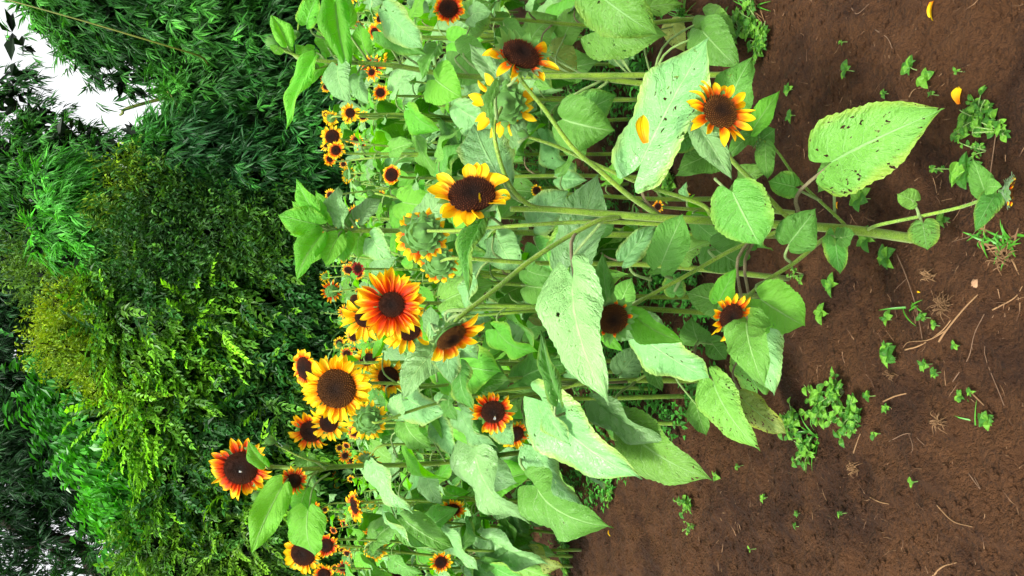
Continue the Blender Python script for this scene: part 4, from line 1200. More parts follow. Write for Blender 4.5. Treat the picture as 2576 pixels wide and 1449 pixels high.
for (bx, by, tx, ty, w_, dd) in ((795, 560, 735, 505, 50, -.03), (790, 580, 742, 640, 46, -.02), (820, 600, 770, 668, 50, .03), (840, 555, 795, 480, 52, .03), (870, 590, 862, 660, 56, -.02), (780, 570, 716, 572, 40, .02), (905, 590, 900, 650, 50, .03)):
    LF_(D_, bx, by, tx, ty, w_, YD + dd, .0, (random.uniform(-.5, .2), random.uniform(-.4, .5), 1), 'leaf_young', None, (bx + 30, 577, YD))
for (bx, by, tx, ty, w_, dd) in ((730, 128, 705, 80, 34, .02), (780, 150, 742, 110, 40, .03), (830, 130, 800, 70, 50, .04), (870, 130, 850, 70, 60, .03), (815, 165, 775, 215, 44, .0), (900, 180, 880, 240, 56, .03), (920, 130, 905, 60, 60, .03)):
    LF_(C_, bx, by, tx, ty, w_, YC + dd, .0, (random.uniform(-.5, .2), random.uniform(-.4, .5), 1), 'leaf_young', None, (bx + 30, 152, YC))

# --- E: tallest plant with the big red orange flower
YE = 2.6
E_ = Plant((P(1500, 1140, YE + .35).x, YE + .35, 0.0), 'tallest sunflower with a big red orange flower held up against the hedge')
E_.stem([(P(1500, 1140, YE + .35).x, YE + .35, 0), P(1400, 1130, YE + .35), P(1100, 1165, YE + .2), P(900, 1172, YE + .1), P(780, 1180, YE), P(700, 1175, YE - .0), P(650, 1172, YE + .03), P(622, 1172, YE + .03)], 0.011, 0.0045)
ST(E_, [(780, 1180, YE), (700, 1205, YE - .0), (670, 1222, YE), (655, 1240, YE)], 0.004, 0.0022, 'branch')
ST(E_, [(850, 1175, YE + .05), (790, 1190, YE), (752, 1208, YE - .04)], 0.0035, 0.0025, 'branch')
ST(E_, [(850, 1172, YE + .05), (770, 1155, YE), (712, 1128, YE), (692, 1118, YE)], 0.003, 0.002, 'branch')
HD(E_, 606, 1177, YE - .0, 42, 78, (0.05, 0.08, 1), n=30, pet='petal_red', disc=0, tilt=0.12, jit=0.18, wid=0.40, rows=1)
HD(E_, 740, 1209, YE - .05, 18, 37, (0.0, 0.1, 1), n=22, pet='petal_red', disc=0, tilt=0.12, wid=0.46)
E_.bud(P(648, 1246, YE), D(-.8, 0.5, .1), 0.017, 0)
E_.bud(P(682, 1110, YE), D(-.9, -0.3, .1), 0.018, 1)
E_.bud(P(722, 1128, YE + .03), D(-.9, -0.3, .1), 0.013, 0)
LF_(E_, 668, 1168, 624, 1108, 44, YE - .07, .0, (0.0, 0.3, 1), 'leaf_young', 5, (680, 1178, YE - .02))
LF_(E_, 710, 1222, 632, 1392, 86, YE - .08, .0, (-0.3, 0.6, 1), 'leaf_young', 3, (760, 1190, YE), label='long leaf curling to a pale tip')
LF_(E_, 770, 1232, 752, 1300, 78, YE - .03, .0, (-0.3, 0.2, 1), 'leaf_young', 0, (800, 1185, YE))
LF_(E_, 775, 1285, 790, 1400, 109, YE - .12, .0, (-0.2, 0.2, 1), 'leaf_young', 2, (830, 1190, YE))
LF_(E_, 775, 1150, 800, 1240, 64, YE + .05, .0, (-0.3, 0.2, 1), 'leaf', 2, (820, 1180, YE))
LF_(E_, 655, 1160, 690, 1170, 24, YE + .03, .0, (-0.3, 0.2, 1), 'leaf', 2)
LF_(E_, 945, 1165, 1036, 1292, 95, YE - .08, -.08, (-0.9, 0.4, 1), 'leaf_mint', 1, (960, 1168, YE + .1))
LF_(E_, 985, 1290, 1100, 1390, 44, YE - .05, -.03, (-0.9, 0.8, 0.5), 'leaf_mint', 1, (1010, 1180, YE + .15))
LF_(E_, 1020, 1310, 1140, 1380, 90, YE + .02, -.03, (-0.5, -0.3, 1), 'leaf', 0, (1050, 1170, YE + .2))
LF_(E_, 1195, 1130, 1330, 1320, 150, YE - .08, -.12, (-0.8, 0.4, 1), 'leaf_mint', 2, (1180, 1150, YE + .25))
LF_(E_, 1020, 1065, 1085, 1130, 75, YE - .0, -.05, (-0.6, 0, 1), 'leaf', 2, (1000, 1150, YE + .15))
LF_(E_, 1105, 1060, 1150, 1150, 75, YE + .02, -.05, (-0.6, 0, 1), 'leaf_mint', 0, (1120, 1160, YE + .2))
LF_(E_, 1075, 1200, 1110, 1270, 70, YE + .1, -.05, (-0.6, 0, 1), 'leaf_mint', 0, (1050, 1166, YE + .2))

# --- plants of the left part of the row: F (front left), with wide pale leaves
YF = GG(1830, 955).y
F_ = Plant((P(1810, 955, YF).x, YF, 0.0), 'bushy sunflower whose very wide silvery leaves hang over the bare soil')
F_.stem([(P(1810, 955, YF).x, YF, 0), P(1720, 957, YF), P(1600, 957, YF), P(1480, 962, YF), P(1400, 980, YF), P(1290, 1000, YF - .05), P(1262, 1020, YF - .10)], 0.012, 0.004)
ST(F_, [(1480, 962, YF), (1350, 950, YF + .05), (1200, 960, YF + .05), (1050, 975, YF), (1000, 960, YF)], 0.007, 0.004, 'branch')
ST(F_, [(1440, 965, YF), (1250, 985, YF), (1080, 1020, YF - .1), (960, 1060, YF - .15), (935, 1062, YF - .15)], 0.006, 0.003, 'branch')
ST(F_, [(1600, 957, YF), (1640, 935, YF - .1), (1750, 875, YF - .25)], 0.005, 0.003, 'branch')
HD(F_, 1240, 1036, YF - .12, 30, 58, (0.1, 0.2, 1), n=26, pet='petal_red', disc=0, tilt=0.1, wid=0.46)
HD(F_, 1296, 1092, YF + .02, 22, 42, (0.3, 0.4, 1), n=22, pet='petal_orange', disc=0, tilt=0.1, wid=0.46)
HD(F_, 925, 1058, YF - .12, 30, 52, (-0.3, 0.3, -1), n=22, pet='petal_yellow', disc=0, bract=2, tilt=0.15, wid=0.36)
LF_(F_, 1370, 1012, 1605, 1205, 180, YF - .25, -.25, (-0.9, 0.2, 1), 'leaf_mint', 0, (1440, 965, YF), 'petiole', .0045, 'very wide silvery green leaf')
LF_(F_, 1372, 1015, 1435, 1120, 66, YF - .33, -.08, (-0.9, 0.2, 1), 'leaf_mint', 3, (1440, 965, YF))
LF_(F_, 1345, 1125, 1465, 1285, 120, YF - .1, -.12, (-0.9, 0.3, 1), 'leaf_mint', 1, (1330, 1000, YF))
LF_(F_, 1350, 1222, 1535, 1330, 160, YF - .25, -.22, (-0.9, 0.3, 1), 'leaf', 2, (1340, 1120, YF), 'petiole', .004, 'wide dark green leaf drooping to the soil')
LF_(F_, 1505, 1008, 1680, 1120, 100, YF - .3, -.18, (-0.9, 0.5, 1), 'leaf_mint', 1, (1580, 960, YF), 'petiole_red', .004)
LF_(F_, 1585, 1080, 1782, 1208, 165, YF - .3, -.25, (-0.8, 0.2, 1), 'leaf_spot', 0, (1600, 960, YF), 'petiole', .004, 'broad green leaf with eaten tip touching the soil')
LF_(F_, 1795, 960, 1906, 1132, 118, YF - .45, -.15, (-0.8, 0.2, 1), 'leaf_spot', 0, (1750, 870, YF - .3), 'petiole_red', .0035, 'drooping leaf with withered dark tip')
LF_(F_, 1870, 1005, 1976, 1092, 78, YF - .45, -.12, (-0.7, 0.2, 1), 'leaf_old', 4, (1860, 900, YF - .35), 'petiole_red', .003, 'yellowing leaf riddled with specks')
LF_(F_, 1750, 1010, 1775, 1095, 64, YF - .38, -.08, (-0.7, 0.2, 1), 'leaf', 4, (1700, 950, YF - .3))
LF_(F_, 1905, 975, 1850, 870, 80, YF - .35, -.02, (-0.7, 0.2, 1), 'leaf_spot', 4, (1850, 870, YF - .3))
LF_(F_, 1510, 1215, 1490, 1190, 60, YF - .2, -.08, (-0.8, 0.2, 1), 'leaf_mint', 4, (1500, 1100, YF))
LF_(F_, 1100, 880, 1010, 1002, 110, YF - .2, -.05, (-0.6, 0.1, 1), 'leaf_mint', 0, (1100, 960, YF))
LF_(F_, 1160, 925, 1190, 1035, 80, YF - .15, -.05, (-0.6, 0.2, 1), 'leaf', 2, (1150, 960, YF))
LF_(F_, 1130, 1000, 1150, 1060, 60, YF - .1, -.05, (-0.6, 0.2, 1), 'leaf', 2, (1100, 1015, YF - .1))
LF_(F_, 1260, 1060, 1290, 1120, 90, YF - .05, -.05, (-0.6, 0.2, 1), 'leaf_mint', 0, (1300, 1000, YF))
LF_(F_, 1490, 850, 1395, 900, 80, YF - .2, -.05, (-0.6, 0.2, 1), 'leaf', 5, (1480, 960, YF))
LF_(F_, 1640, 915, 1665, 985, 56, YF - .1, -.05, (-0.6, 0.2, 1), 'leaf', 1, (1640, 957, YF))
LF_(F_, 1560, 940, 1620, 870, 80, YF + .05, -.05, (-0.6, 0.2, 1), 'leaf_mint', 1, (1560, 957, YF))
LF_(F_, 1760, 860, 1740, 800, 90, YF - .2, -.05, (-0.6, 0.2, 1), 'leaf', 0, (1740, 880, YF - .25))
LF_(F_, 1790, 860, 1825, 905, 60, YF - .3, -.05, (-0.6, 0.2, 1), 'leaf', 4, (1750, 872, YF - .25))
LF_(F_, 1000, 1040, 1010, 990, 60, YF - .1, -.05, (-0.6, 0.2, 1), 'leaf_mint', 0, (1050, 1030, YF - .1))

# --- H: low leafy plant closing the row at the bottom border
gH = GG(1440, 1400); YH = gH.y
H_ = Plant((gH.x, gH.y, 0.0), 'low leafy sunflower at the bottom border whose wrinkled leaves touch the open soil')
H_.stem([gH, P(1350, 1395, YH), P(1250, 1390, YH), P(1180, 1385, YH)], 0.010, 0.005)
LF_(H_, 1215, 1345, 1375, 1420, 110, YH - .2, -.2, (-0.9, 0.4, 1), 'leaf_mint', 1, (1230, 1390, YH))
LF_(H_, 1250, 1380, 1385, 1455, 100, YH - .1, -.2, (-0.7, 0.1, 1), 'leaf_spot', 0, (1250, 1390, YH))
LF_(H_, 1310, 1330, 1400, 1400, 90, YH - .0, -.2, (-0.8, 0.4, 1), 'leaf', 2, (1320, 1392, YH))
LF_(H_, 1340, 1385, 1420, 1430, 70, YH - .25, -.1, (-0.7, 0.3, 1), 'leaf_old', 2, (1330, 1392, YH))
LF_(H_, 1300, 1260, 1400, 1310, 100, YH + .1, -.1, (-0.7, 0.3, 1), 'leaf', 0, (1300, 1390, YH))
LF_(H_, 1160, 1320, 1230, 1380, 90, YH + .1, -.1, (-0.7, 0.3, 1), 'leaf_mint', 1, (1190, 1386, YH))
LF_(H_, 1180, 1420, 1300, 1470, 90, YH - .1, -.1, (-0.7, 0.3, 1), 'leaf_mint', 3, (1190, 1386, YH))
LF_(H_, 1395, 1250, 1445, 1215, 70, YH + .1, -.1, (-0.7, 0.3, 1), 'leaf_spot', 4, (1350, 1300, YH + .1))

# --- G..: single plants carrying the other large flowers
def single(label, base, path, r0, r1, seed=0):
    bp = P(base[0], base[1], base[2])
    pl = Plant((bp.x, bp.y, 0.0), label)
    pl.stem([(bp.x, bp.y, 0.0)] + [P(*p) for p in path], r0, r1)
    return pl


def auto_leaves(pl, path, n, size=0.2, seed=0, young=True, f0=0.30):
    """leaves up a world space path [points], spiral"""
    r = random.Random(seed)
    pts = smooth_path(path, 30)
    az = r.uniform(0, 6.28)
    for i in range(n):
        f = f0 + (0.96 - f0) * i / max(1, n - 1)
        p = pts[int(f * 29)]
        az += 2.4 + r.uniform(-.3, .3)
        sz = size * (0.55 + 0.75 * math.sin(math.pi * min(1, f * 0.85 + 0.1))) * r.uniform(0.8, 1.15) * (0.62 if f > 0.85 else 1) * r.choice([0.6, 0.85, 1, 1, 1.15])
        d = Vector((math.cos(az), math.sin(az), 0))
        b = p + d * sz * 0.55 + Vector((0, 0, sz * r.uniform(0.1, 0.35)))
        drop = r.uniform(0.5, 1.3) if f < 0.85 else r.uniform(-0.3, 0.6)
        t = b + (d + Vector((r.uniform(-.3, .3), r.uniform(-.3, .3), -drop))).normalized() * sz
        mt = r.choices(['leaf', 'leaf_mint', 'leaf_young', 'leaf_spot', 'leaf_old'], [0.42, 0.30, 0.22 if f > .5 else 0.12, 0.12 if f < .5 else 0.03, 0.05 if f < .4 else 0])[0]
        if young and f > 0.86: mt = r.choice(['leaf_young', 'leaf_young', 'leaf_mint'])
        pl.leaf(b, t, sz * r.uniform(0.62, 0.85), Vector((d.x * 0.5, d.y * 0.5 - 0.15, 1)), mt, None, p, r.choice(['petiole', 'petiole', 'petiole_red']) if f < .6 else 'petiole', 0.0028)


def flower_plant(label, head, drad, orad, nrm, pet, disc, Yd, root, nleaf=9, size=0.165, seed=0, n=24, wid=0.46, bract=0, extra=(), leaves=True, joined=False, sr=0.009, **kw):
    """plant with one flower at picture place head, rooted under picture place root"""
    hp = P(head[0], head[1], Yd)
    nv = D(*nrm)
    rp = P(root[0], root[1], Yd + root[2]); base = Vector((rp.x, rp.y, 0))
    pl = Plant(base, label)
    s_ = ppx(head[0], head[1], Yd)
    neck = hp - nv * drad * s_ * 0.6
    top = neck - nv * 0.05 + Vector((0, 0, -0.05))
    m1 = base.lerp(top, 0.45) + Vector((random.uniform(-.03, .03), 0, 0)); m2 = base.lerp(top, 0.8) + Vector((0, 0, 0.0))
    path = [base, m1, m2, top, neck]
    pl.stem(path, sr, 0.0035)
    HD(pl, head[0], head[1], Yd, drad, orad, nrm, n=n, pet=pet, disc=disc, bract=bract, wid=wid, joined=joined, **kw)
    for e in extra:
        (hx, hy, dY, dr, orr, nn_, pe, di, br) = e
        h2 = P(hx, hy, Yd + dY); nv2 = D(*nn_)
        s2 = ppx(hx, hy, Yd + dY)
        nk = h2 - nv2 * dr * s2 * 0.6
        pl.stem([m1.lerp(m2, 0.3), m2.lerp(nk, 0.5) + Vector((0, 0, -0.05)), nk - nv2 * 0.04 + Vector((0, 0, -0.03)), nk], 0.005, 0.003, name='branch')
        HD(pl, hx, hy, Yd + dY, dr, orr, nn_, n=n, pet=pe, disc=di, bract=br, wid=wid, joined=joined)
    if leaves: auto_leaves(pl, path[:4], nleaf + 2, size, seed)
    return pl


fp = flower_plant
fp('sunflower with one round red centred flower facing the camera, middle of the photo', (985, 766), 33, 90, (0.0, 0.05, 1), 'petal_red', 0, 2.05, (1700, 800, .1), seed=3, n=22, wid=0.56, rows=2, nleaf=9,
   extra=[(1028, 828, .12, 30, 68, (0.2, 0.2, 1), 'petal_yellow', 0, 0), (918, 798, .15, 26, 64, (-0.1, 0.2, 1), 'petal_yellow', 0, 0)])
fp('sunflower with the largest yellow flower and wide brown disc, in the flower cluster', (847, 977), 50, 88, (-0.1, 0.05, 1), 'petal_yellow', 1, 2.45, (1650, 1000, .2), seed=5, n=30, wid=0.36, nleaf=9, rows=2)
fp('yellow sunflower with small dark centre beside the largest yellow flower', (977, 948), 26, 52, (0.1, 0.1, 1), 'petal_yellow', 0, 2.6, (1650, 930, .1), seed=6, n=24, nleaf=7)
fp('sunflower with two ragged yellow flowers overlapping, below the wide brown disc', (827, 1064), 24, 53, (-0.1, 0.1, 1), 'petal_yellow', 0, 2.6, (1650, 1070, .1), seed=7, n=20, nleaf=7,
   extra=[(782, 1085, .06, 28, 56, (-0.1, 0.2, 1), 'petal_orange', 0, 0)])
fp('sunflower peeking out behind the largest yellow flower, orange with dark disc', (768, 926), 30, 50, (-0.6, 0.1, 0.8), 'petal_orange', 0, 2.6, (1650, 900, .1), seed=8, nleaf=6)
fp('sunflower seen from behind with orange rays round green bracts, above the red centred flower', (1103, 662), 34, 52, (-0.15, 0.15, -1), 'petal_orange', 0, 1.95, (1750, 700, .1), seed=9, n=26, bract=2, nleaf=7, wid=0.42)
fp('sunflower with a rayless brown seed head among leaves in the middle of the field', (1134, 722), 26, 28, (0.1, 0.2, 1), 'petal_yellow', 2, 2.1, (1750, 745, .1), seed=10, n=0, nleaf=7)
fp('small orange and black sunflower against a blue green folded leaf, lower part of photo', (1137, 1281), 20, 38, (0.1, 0.5, 0.8), 'petal_orange', 0, 3.6, (1520, 1290, .45), seed=11, nleaf=9)
fp('yellow sunflower with brown disc at the bottom border, half hidden by a hanging leaf', (763, 1392), 32, 52, (-0.1, 0.1, 1), 'petal_yellow', 0, 3.6, (1500, 1420, .45), seed=12, n=26, nleaf=8)
fp('small round dark red and orange sunflower overlapping the yellow one at bottom border', (821, 1372), 17, 32, (0.0, 0.0, 1), 'petal_red', 0, 3.5, (1500, 1380, .45), seed=13, nleaf=8)
fp('orange sunflower seen edge on among leaves, below the tallest plant in the photo', (893, 1271), 22, 42, (-0.7, 0.1, 0.5), 'petal_orange', 0, 3.5, (1500, 1260, .45), seed=14, nleaf=8, extra=[(800, 1283, .1, 18, 38, (-0.7, 0.3, 0.5), 'petal_orange', 0, 0)])
fp('small dark orange sunflower above bare soil at the bottom border of the photo', (1109, 1414), 15, 30, (0.2, 0.1, 1), 'petal_orange', 0, 3.7, (1450, 1420, .45), seed=15, nleaf=8)
fp('sunflower with a narrow dark flower turned sideways, near the bottom border', (940, 1335), 13, 26, (0.1, 0.6, 0.5), 'petal_red', 0, 3.8, (1450, 1340, .45), seed=16, nleaf=8, extra=[(943, 1380, .1, 18, 34, (-0.2, 0.2, -1), 'petal_yellow', 0, 2)])
fp('dark red sunflower partly cut by the bottom border of the photo', (1000, 1438), 13, 25, (0.1, 0.1, 1), 'petal_red', 0, 3.9, (1450, 1449, .45), seed=17, nleaf=7, extra=[(815, 1445, -.2, 16, 30, (0, 0.1, 1), 'petal_orange', 0, 0)])
fp('yellow sunflower seen edge on from behind below the flower cluster', (925, 1157), 18, 36, (-0.3, 0.8, -0.3), 'petal_yellow', 0, 2.9, (1600, 1130, .2), seed=18, bract=1, nleaf=7, extra=[(925, 905, .2, 20, 42, (0.0, -0.6, 0.6), 'petal_yellow', 0, 0)])
fp('two touching orange rimmed dark flowers at the edge of the field against bamboo', (845, 378), 12, 25, (0.0, 0.0, 1), 'petal_orange', 0, 3.0, (1450, 380, .2), seed=19, nleaf=9, extra=[(836, 344, .1, 18, 30, (-0.1, 0, 1), 'petal_yellow', 0, 0), (830, 400, .1, 8, 18, (0, 0, 1), 'petal_orange', 0, 0)])
fp('yellow sunflower with dark disc and a green back facing one, field edge under the bamboo', (881, 284), 12, 27, (0.0, 0.2, 1), 'petal_yellow', 0, 3.0, (1450, 290, .2), seed=20, nleaf=9, extra=[(832, 298, .1, 9, 20, (-0.3, 0, -1), 'petal_yellow', 0, 2)])
fp('single small dark centred sunflower framed by leaves, upper part of the photo', (957, 233), 11, 22, (0.0, 0.1, 1), 'petal_orange', 0, 3.0, (1450, 240, .2), seed=21, nleaf=9)
fp('red and orange sunflower with drooping rays cut by the top border of the photo', (1128, 22), 24, 42, (0.1, -0.1, 1), 'petal_red', 0, 2.3, (1600, 30, .3), seed=22, nleaf=8)
fp('broad brown sunflower disc with short orange rays, left of the nearest big flower', (985, 440), 17, 26, (-0.3, 0, 1), 'petal_orange', 0, 2.7, (1500, 440, .2), seed=23, nleaf=8)
fp('small maroon sunflower held above the leaves at the dark back edge', (900, 676), 10, 18, (-0.2, 0, 1), 'petal_maroon', 0, 2.9, (1500, 690, .2), seed=24, nleaf=8, extra=[(922, 622, .1, 12, 13, (-0.2, 0, 1), 'petal_maroon', 1, 1), (893, 755, .1, 14, 15, (-0.4, 0, 1), 'petal_maroon', 1, 1)])
fp('small orange sunflower high among pale leaves near the top border of the photo', (942, 80), 10, 22, (-0.3, 0.1, 1), 'petal_orange', 0, 2.9, (1500, 90, .2), seed=25, nleaf=9, extra=[(978, 100, .1, 9, 20, (-0.2, 0.6, 0.5), 'petal_yellow', 0, 0), (970, 152, .1, 8, 20, (-0.8, 0, 0.3), 'petal_yellow', 0, 0), (955, 48, .1, 8, 18, (-0.2, 0, 1), 'petal_yellow', 0, 0)])
fp('tiny orange sunflower hanging between stems, upper part of the photo', (1095, 232), 8, 17, (0.4, 0, 1), 'petal_orange', 0, 2.8, (1500, 240, .2), seed=26, nleaf=8, extra=[(935, 182, .2, 8, 18, (-0.1, 0, 1), 'petal_orange', 0, 0)])
fp('half open yellow sunflower bloom low between stems, above the main stem', (1350, 480), 10, 17, (0.2, 0, 1), 'petal_yellow', 0, 2.3, (1500, 490, .1), seed=27, n=14, nleaf=5, size=0.14)
fp('half open orange sunflower bloom low on the soil side, close to the main stem', (1655, 520), 9, 17, (-0.5, 0, 0.6), 'petal_orange', 0, 1.9, (1720, 530, .1), seed=28, n=14, nleaf=3, size=0.1)

# ------------------------------------------------------------------ the field behind: many slender plants
edge = [G(1385, 1449), G(1420, 1300), G(1520, 1200), G(1640, 1100), G(1760, 950), G(1690, 600), G(1600, 300), G(1600, -60)]
ex = np.array([p.x for p in edge][::1]); ey = np.array([p.y for p in edge])
o_ = np.argsort(ex); ex, ey = ex[o_], ey[o_]
rf = random.Random(99)
spots = []
tries = 0
while len(spots) < 140 and tries < 9000:
    tries += 1
    y = rf.uniform(2.15, 8.0)
    x = rf.uniform(-1, 1) * (0.40 * y + 0.15)
    if y < np.interp(x, ex, ey) + 0.15: continue
    if any((x - a) ** 2 + (y - b) ** 2 < (0.22 + 0.02 * y) ** 2 for a, b in spots): continue
    spots.append((x, y))
spots.sort(key=lambda q: q[1])
used = set()
for i, (x, y) in enumerate(spots):
    far = y > 3.3
    pl = Plant((x, y, 0.0), None, 'crowded sunflowers of the rows behind' if far else 'leafy sunflowers between the flowering plants', far=far, rs=random.Random(i))
    desc = []
    r = pl.rs
    H = (1.22 if far else 1.08) + r.uniform(-0.14, 0.12)
    if y > 5: H += 0.02
    lx, ly = r.uniform(-.1, .1), r.uniform(-.1, .1)
    base = Vector((x, y, 0))
    path = [base, base + Vector((lx * .4, ly * .4, H * .4)), base + Vector((lx, ly, H * .8)), base + Vector((lx * 1.4, ly * 1.2, H))]
    pl.stem(path, 0.009, 0.004)
    auto_leaves(pl, path, 13 if far else 9, 0.15 if far else 0.155, i, f0=0.22)
    if far or r.random() < 0.15:
        nh = 1 if r.random() < 0.5 else (2 if r.random() < .3 else 0)
        tops = [path[-1]]
        for q in range(1, nh):
            a = r.uniform(0, 6.28)
            t2 = path[2] + Vector((math.cos(a) * .14, math.sin(a) * .14, r.uniform(0.02, 0.25)))
            pl.stem([path[1].lerp(path[2], 0.6), t2 - Vector((math.cos(a) * .03, math.sin(a) * .03, .06)), t2], 0.0045, 0.0025, name='branch')
            tops.append(t2)
        for q in range(nh):
            p = tops[q]
            nv = Vector((r.uniform(-.8, .8), -1 if r.random() < .72 else 1, r.uniform(-.1, .7))).normalized()
            rr = r.uniform(0.014, 0.027)
            pt = r.choice(['petal_yellow', 'petal_yellow', 'petal_orange', 'petal_orange', 'petal_red'])
            desc.append({'petal_yellow': 'yellow', 'petal_orange': 'orange', 'petal_red': 'red orange'}[pt] + (' flower facing away' if nv.y > 0 else ' flower'))
            pl.head(p + nv * 0.02, nv, rr, pl=r.uniform(0.9, 1.3), pet=pt, disc=0, bract=0, joined=True)
        if nh == 0: pl.bud(path[-1] + Vector((0, 0, .01)), (r.uniform(-.3, .3), -.2, 1), 0.018, r.randrange(2))
    else:
        pl.bud(path[-1] + Vector((0, 0, .01)), (r.uniform(-.3, .3), -.2, 1), 0.014, r.randrange(2))
    u = x / (0.38 * y)
    place = ['at bottom border', 'near bottom border', 'in lower third', 'below centre', 'above centre', 'in upper third', 'near top border', 'at top border'][min(7, max(0, int((u + 1) * 4)))]
    rowd = 'front row' if y < 3.3 else 'second row' if y < 4.2 else 'middle row' if y < 5.4 else 'back row' if y < 6.8 else 'farthest row'
    adj = [('short ' if H < 1.13 else 'tall ' if H > 1.28 else ''), 'leaning ' if abs(lx) > .06 else '', 'upright ' if abs(lx) < .03 else '']
    what = ', '.join(desc[:2]) if desc else 'green bud on top'
    for tr_ in ('', adj[0], adj[1], adj[2], adj[0] + adj[1], adj[0] + adj[2]):
        lb = 'field sunflower %s, %s%s, with %s' % (place, tr_, rowd, what)
        if lb not in used: break
    used.add(lb)
    pl.o['label'] = lb.replace('flower facing away, ', 'and ') if len(lb.split()) > 16 else lb
# ------------------------------------------------------------------ weeds, seedlings and litter on the soil
M['weed'] = foliage_material('weed_leaves', 0.45, 0.3, 0.3)
k = NT('seedling_leaf')
oi = k.n('ShaderNodeObjectInfo'); tc = k.n('ShaderNodeTexCoord')
nz = k.noise(tc.outputs['Object'], 3.0, 3.0, 0.6)
c = k.mix(k.sstep(k.math('ADD', nz, k.math('MULTIPLY', k.math('SUBTRACT', oi.outputs['Random'], 0.5), 0.8)), 0.3, 0.75), (0.035, 0.15, 0.012), (0.13, 0.34, 0.025))
c = k.mix(k.math('MULTIPLY', k.sstep(k.noise(tc.outputs['Object'], 9.0, 2.0), 0.62, 0.72), 0.5), c, (0.16, 0.10, 0.04))
s1 = k.princ(c, 0.45, 0.35, k.bump(nz, 0.4, 0.1))
tr = k.n('ShaderNodeBsdfTranslucent'); k.inp(tr.inputs[0], (0.2, 0.55, 0.02))
mx = k.n('ShaderNodeMixShader'); mx.inputs[0].default_value = 0.25
k.t.links.new(s1, mx.inputs[1]); k.t.links.new(tr.outputs[0], mx.inputs[2])
M['seedling'] = k.done(mx.outputs[0])
k = NT('dry_straw')
oi = k.n('ShaderNodeObjectInfo'); tc = k.n('ShaderNodeTexCoord')
nz = k.noise(tc.outputs['Object'], 60.0, 3.0, 0.6)
M['straw'] = k.done(k.princ(k.mix(k.math('ADD', k.math('MULTIPLY', nz, 0.7), k.math('MULTIPLY', oi.outputs['Random'], 0.4)), (0.06, 0.03, 0.014), (0.30, 0.175, 0.08)), 0.7, 0.2))
k = NT('straw_litter_mixed')
gg_ = k.n('ShaderNodeNewGeometry'); nz = k.noise(gg_.outputs['Position'], 25.0, 2.0, 0.6)
M['litter'] = k.done(k.princ(k.mix(k.sstep(nz, 0.4, 0.7), (0.055, 0.026, 0.013), (0.26, 0.15, 0.075)), 0.75, 0.2))
k = NT('dry_twig')
tc = k.n('ShaderNodeTexCoord'); nz = k.noise(tc.outputs['Object'], 40.0, 3.0, 0.6)
M['twig'] = k.done(k.princ(k.mix(nz, (0.05, 0.026, 0.015), (0.20, 0.12, 0.07)), 0.8, 0.2, k.bump(nz, 0.5, 0.003)))
k = NT('pale_stone')
tc = k.n('ShaderNodeTexCoord'); nz = k.noise(tc.outputs['Object'], 8.0, 4.0, 0.6)
M['stone'] = k.done(k.princ(k.mix(nz, (0.20, 0.10, 0.05), (0.42, 0.26, 0.15)), 0.8, 0.2, k.bump(nz, 0.5, 0.05)))
k = NT('grass_blade')
uvn = k.n('ShaderNodeTexCoord'); nz = k.noise(uvn.outputs['Object'], 6.0, 2.0)
M['grass'] = k.done(k.princ(k.mix(nz, (0.02, 0.13, 0.008), (0.08, 0.28, 0.02)), 0.4, 0.35))


def oval_leaf(name, mat, n=7, m=5, wide=0.5, point=1.0, fold=0.2, bend=0.1):
    V = []; UV = []
    for i in range(n):
        t = i / (n - 1)
        wv = max(0.03, math.sin(math.pi * t ** 0.8) ** (0.6 * point + 0.2))
        for j in range(m):
            s_ = -1 + 2 * j / (m - 1)
            V.append((t, 0.5 * s_ * wv * wide, bend * 4 * t * (1 - t) - bend * 0.8 * t + fold * abs(s_) * wv * 0.3)); UV.append((t, .5 + .5 * s_))
    return mesh_np(name, np.array(V), [grid_faces(n, m)], mat, uvs=np.array(UV))


OV = [oval_leaf('leaf', M['seedling'], wide=0.62), oval_leaf('leaf', M['seedling'], wide=0.5, point=1.4, fold=0.5), oval_leaf('leaf', M['seedling'], wide=0.78, point=0.8, bend=0.2)]


def frame(o, x, z, L):
    x = Vector(x).normalized(); z = Vector(z); z = (z - x * z.dot(x)).normalized(); y = z.cross(x)
    return Matrix(((x.x * L, y.x * L, z.x * L, o[0]), (x.y * L, y.y * L, z.y * L, o[1]), (x.z * L, y.z * L, z.z * L, o[2]), (0, 0, 0, 1)))


def seedling(px, py, span, nl, label, seed, hgt=0.03, name='seedling', cat='seedling', group='seedlings sprouting from the bare soil', lsz=0.32):
    r = random.Random(seed)
    g = GG(px, py)
    s_ = (g - CP).dot(F) / FPX * span           # radius in metres
    t = empty(name, (g.x, g.y, g.z), label, cat, group)
    arms = []
    na = max(1, nl // 6)
    specs = []
    for a in range(na):
        az = r.uniform(0, 6.28); ln = s_ * (r.uniform(0.3, 1.0) if na > 1 else 0.25)
        end = Vector((math.cos(az) * ln, math.sin(az) * ln, hgt * r.uniform(0.5, 1.3)))
        specs.append(([Vector((0, 0, -.005)), end * 0.5 + Vector((0, 0, hgt * .2)), end], 0.0016, 0.0009, 5, 4, 0))
        arms.append(end)
    link('stem', tubes_mesh('stem', specs, M['petiole']), t)
    for i in range(nl):
        a = arms[i % na]; f = r.uniform(0.3, 1.0) if na > 1 else 1.0
        o = a * f + Vector((0, 0, r.uniform(0, .004)))
        az = i * 2.4 + r.uniform(-.4, .4)
        L = (s_ * 1.15 if na == 1 else max(0.012, s_ * lsz)) * r.uniform(0.65, 1.15)
        d = Vector((math.cos(az), math.sin(az), r.uniform(-0.1, 0.45)))
        link('leaf', OV[r.randrange(3)], t, frame(o, d, (r.uniform(-.3, .3), r.uniform(-.3, .1), 1), L))
    return t


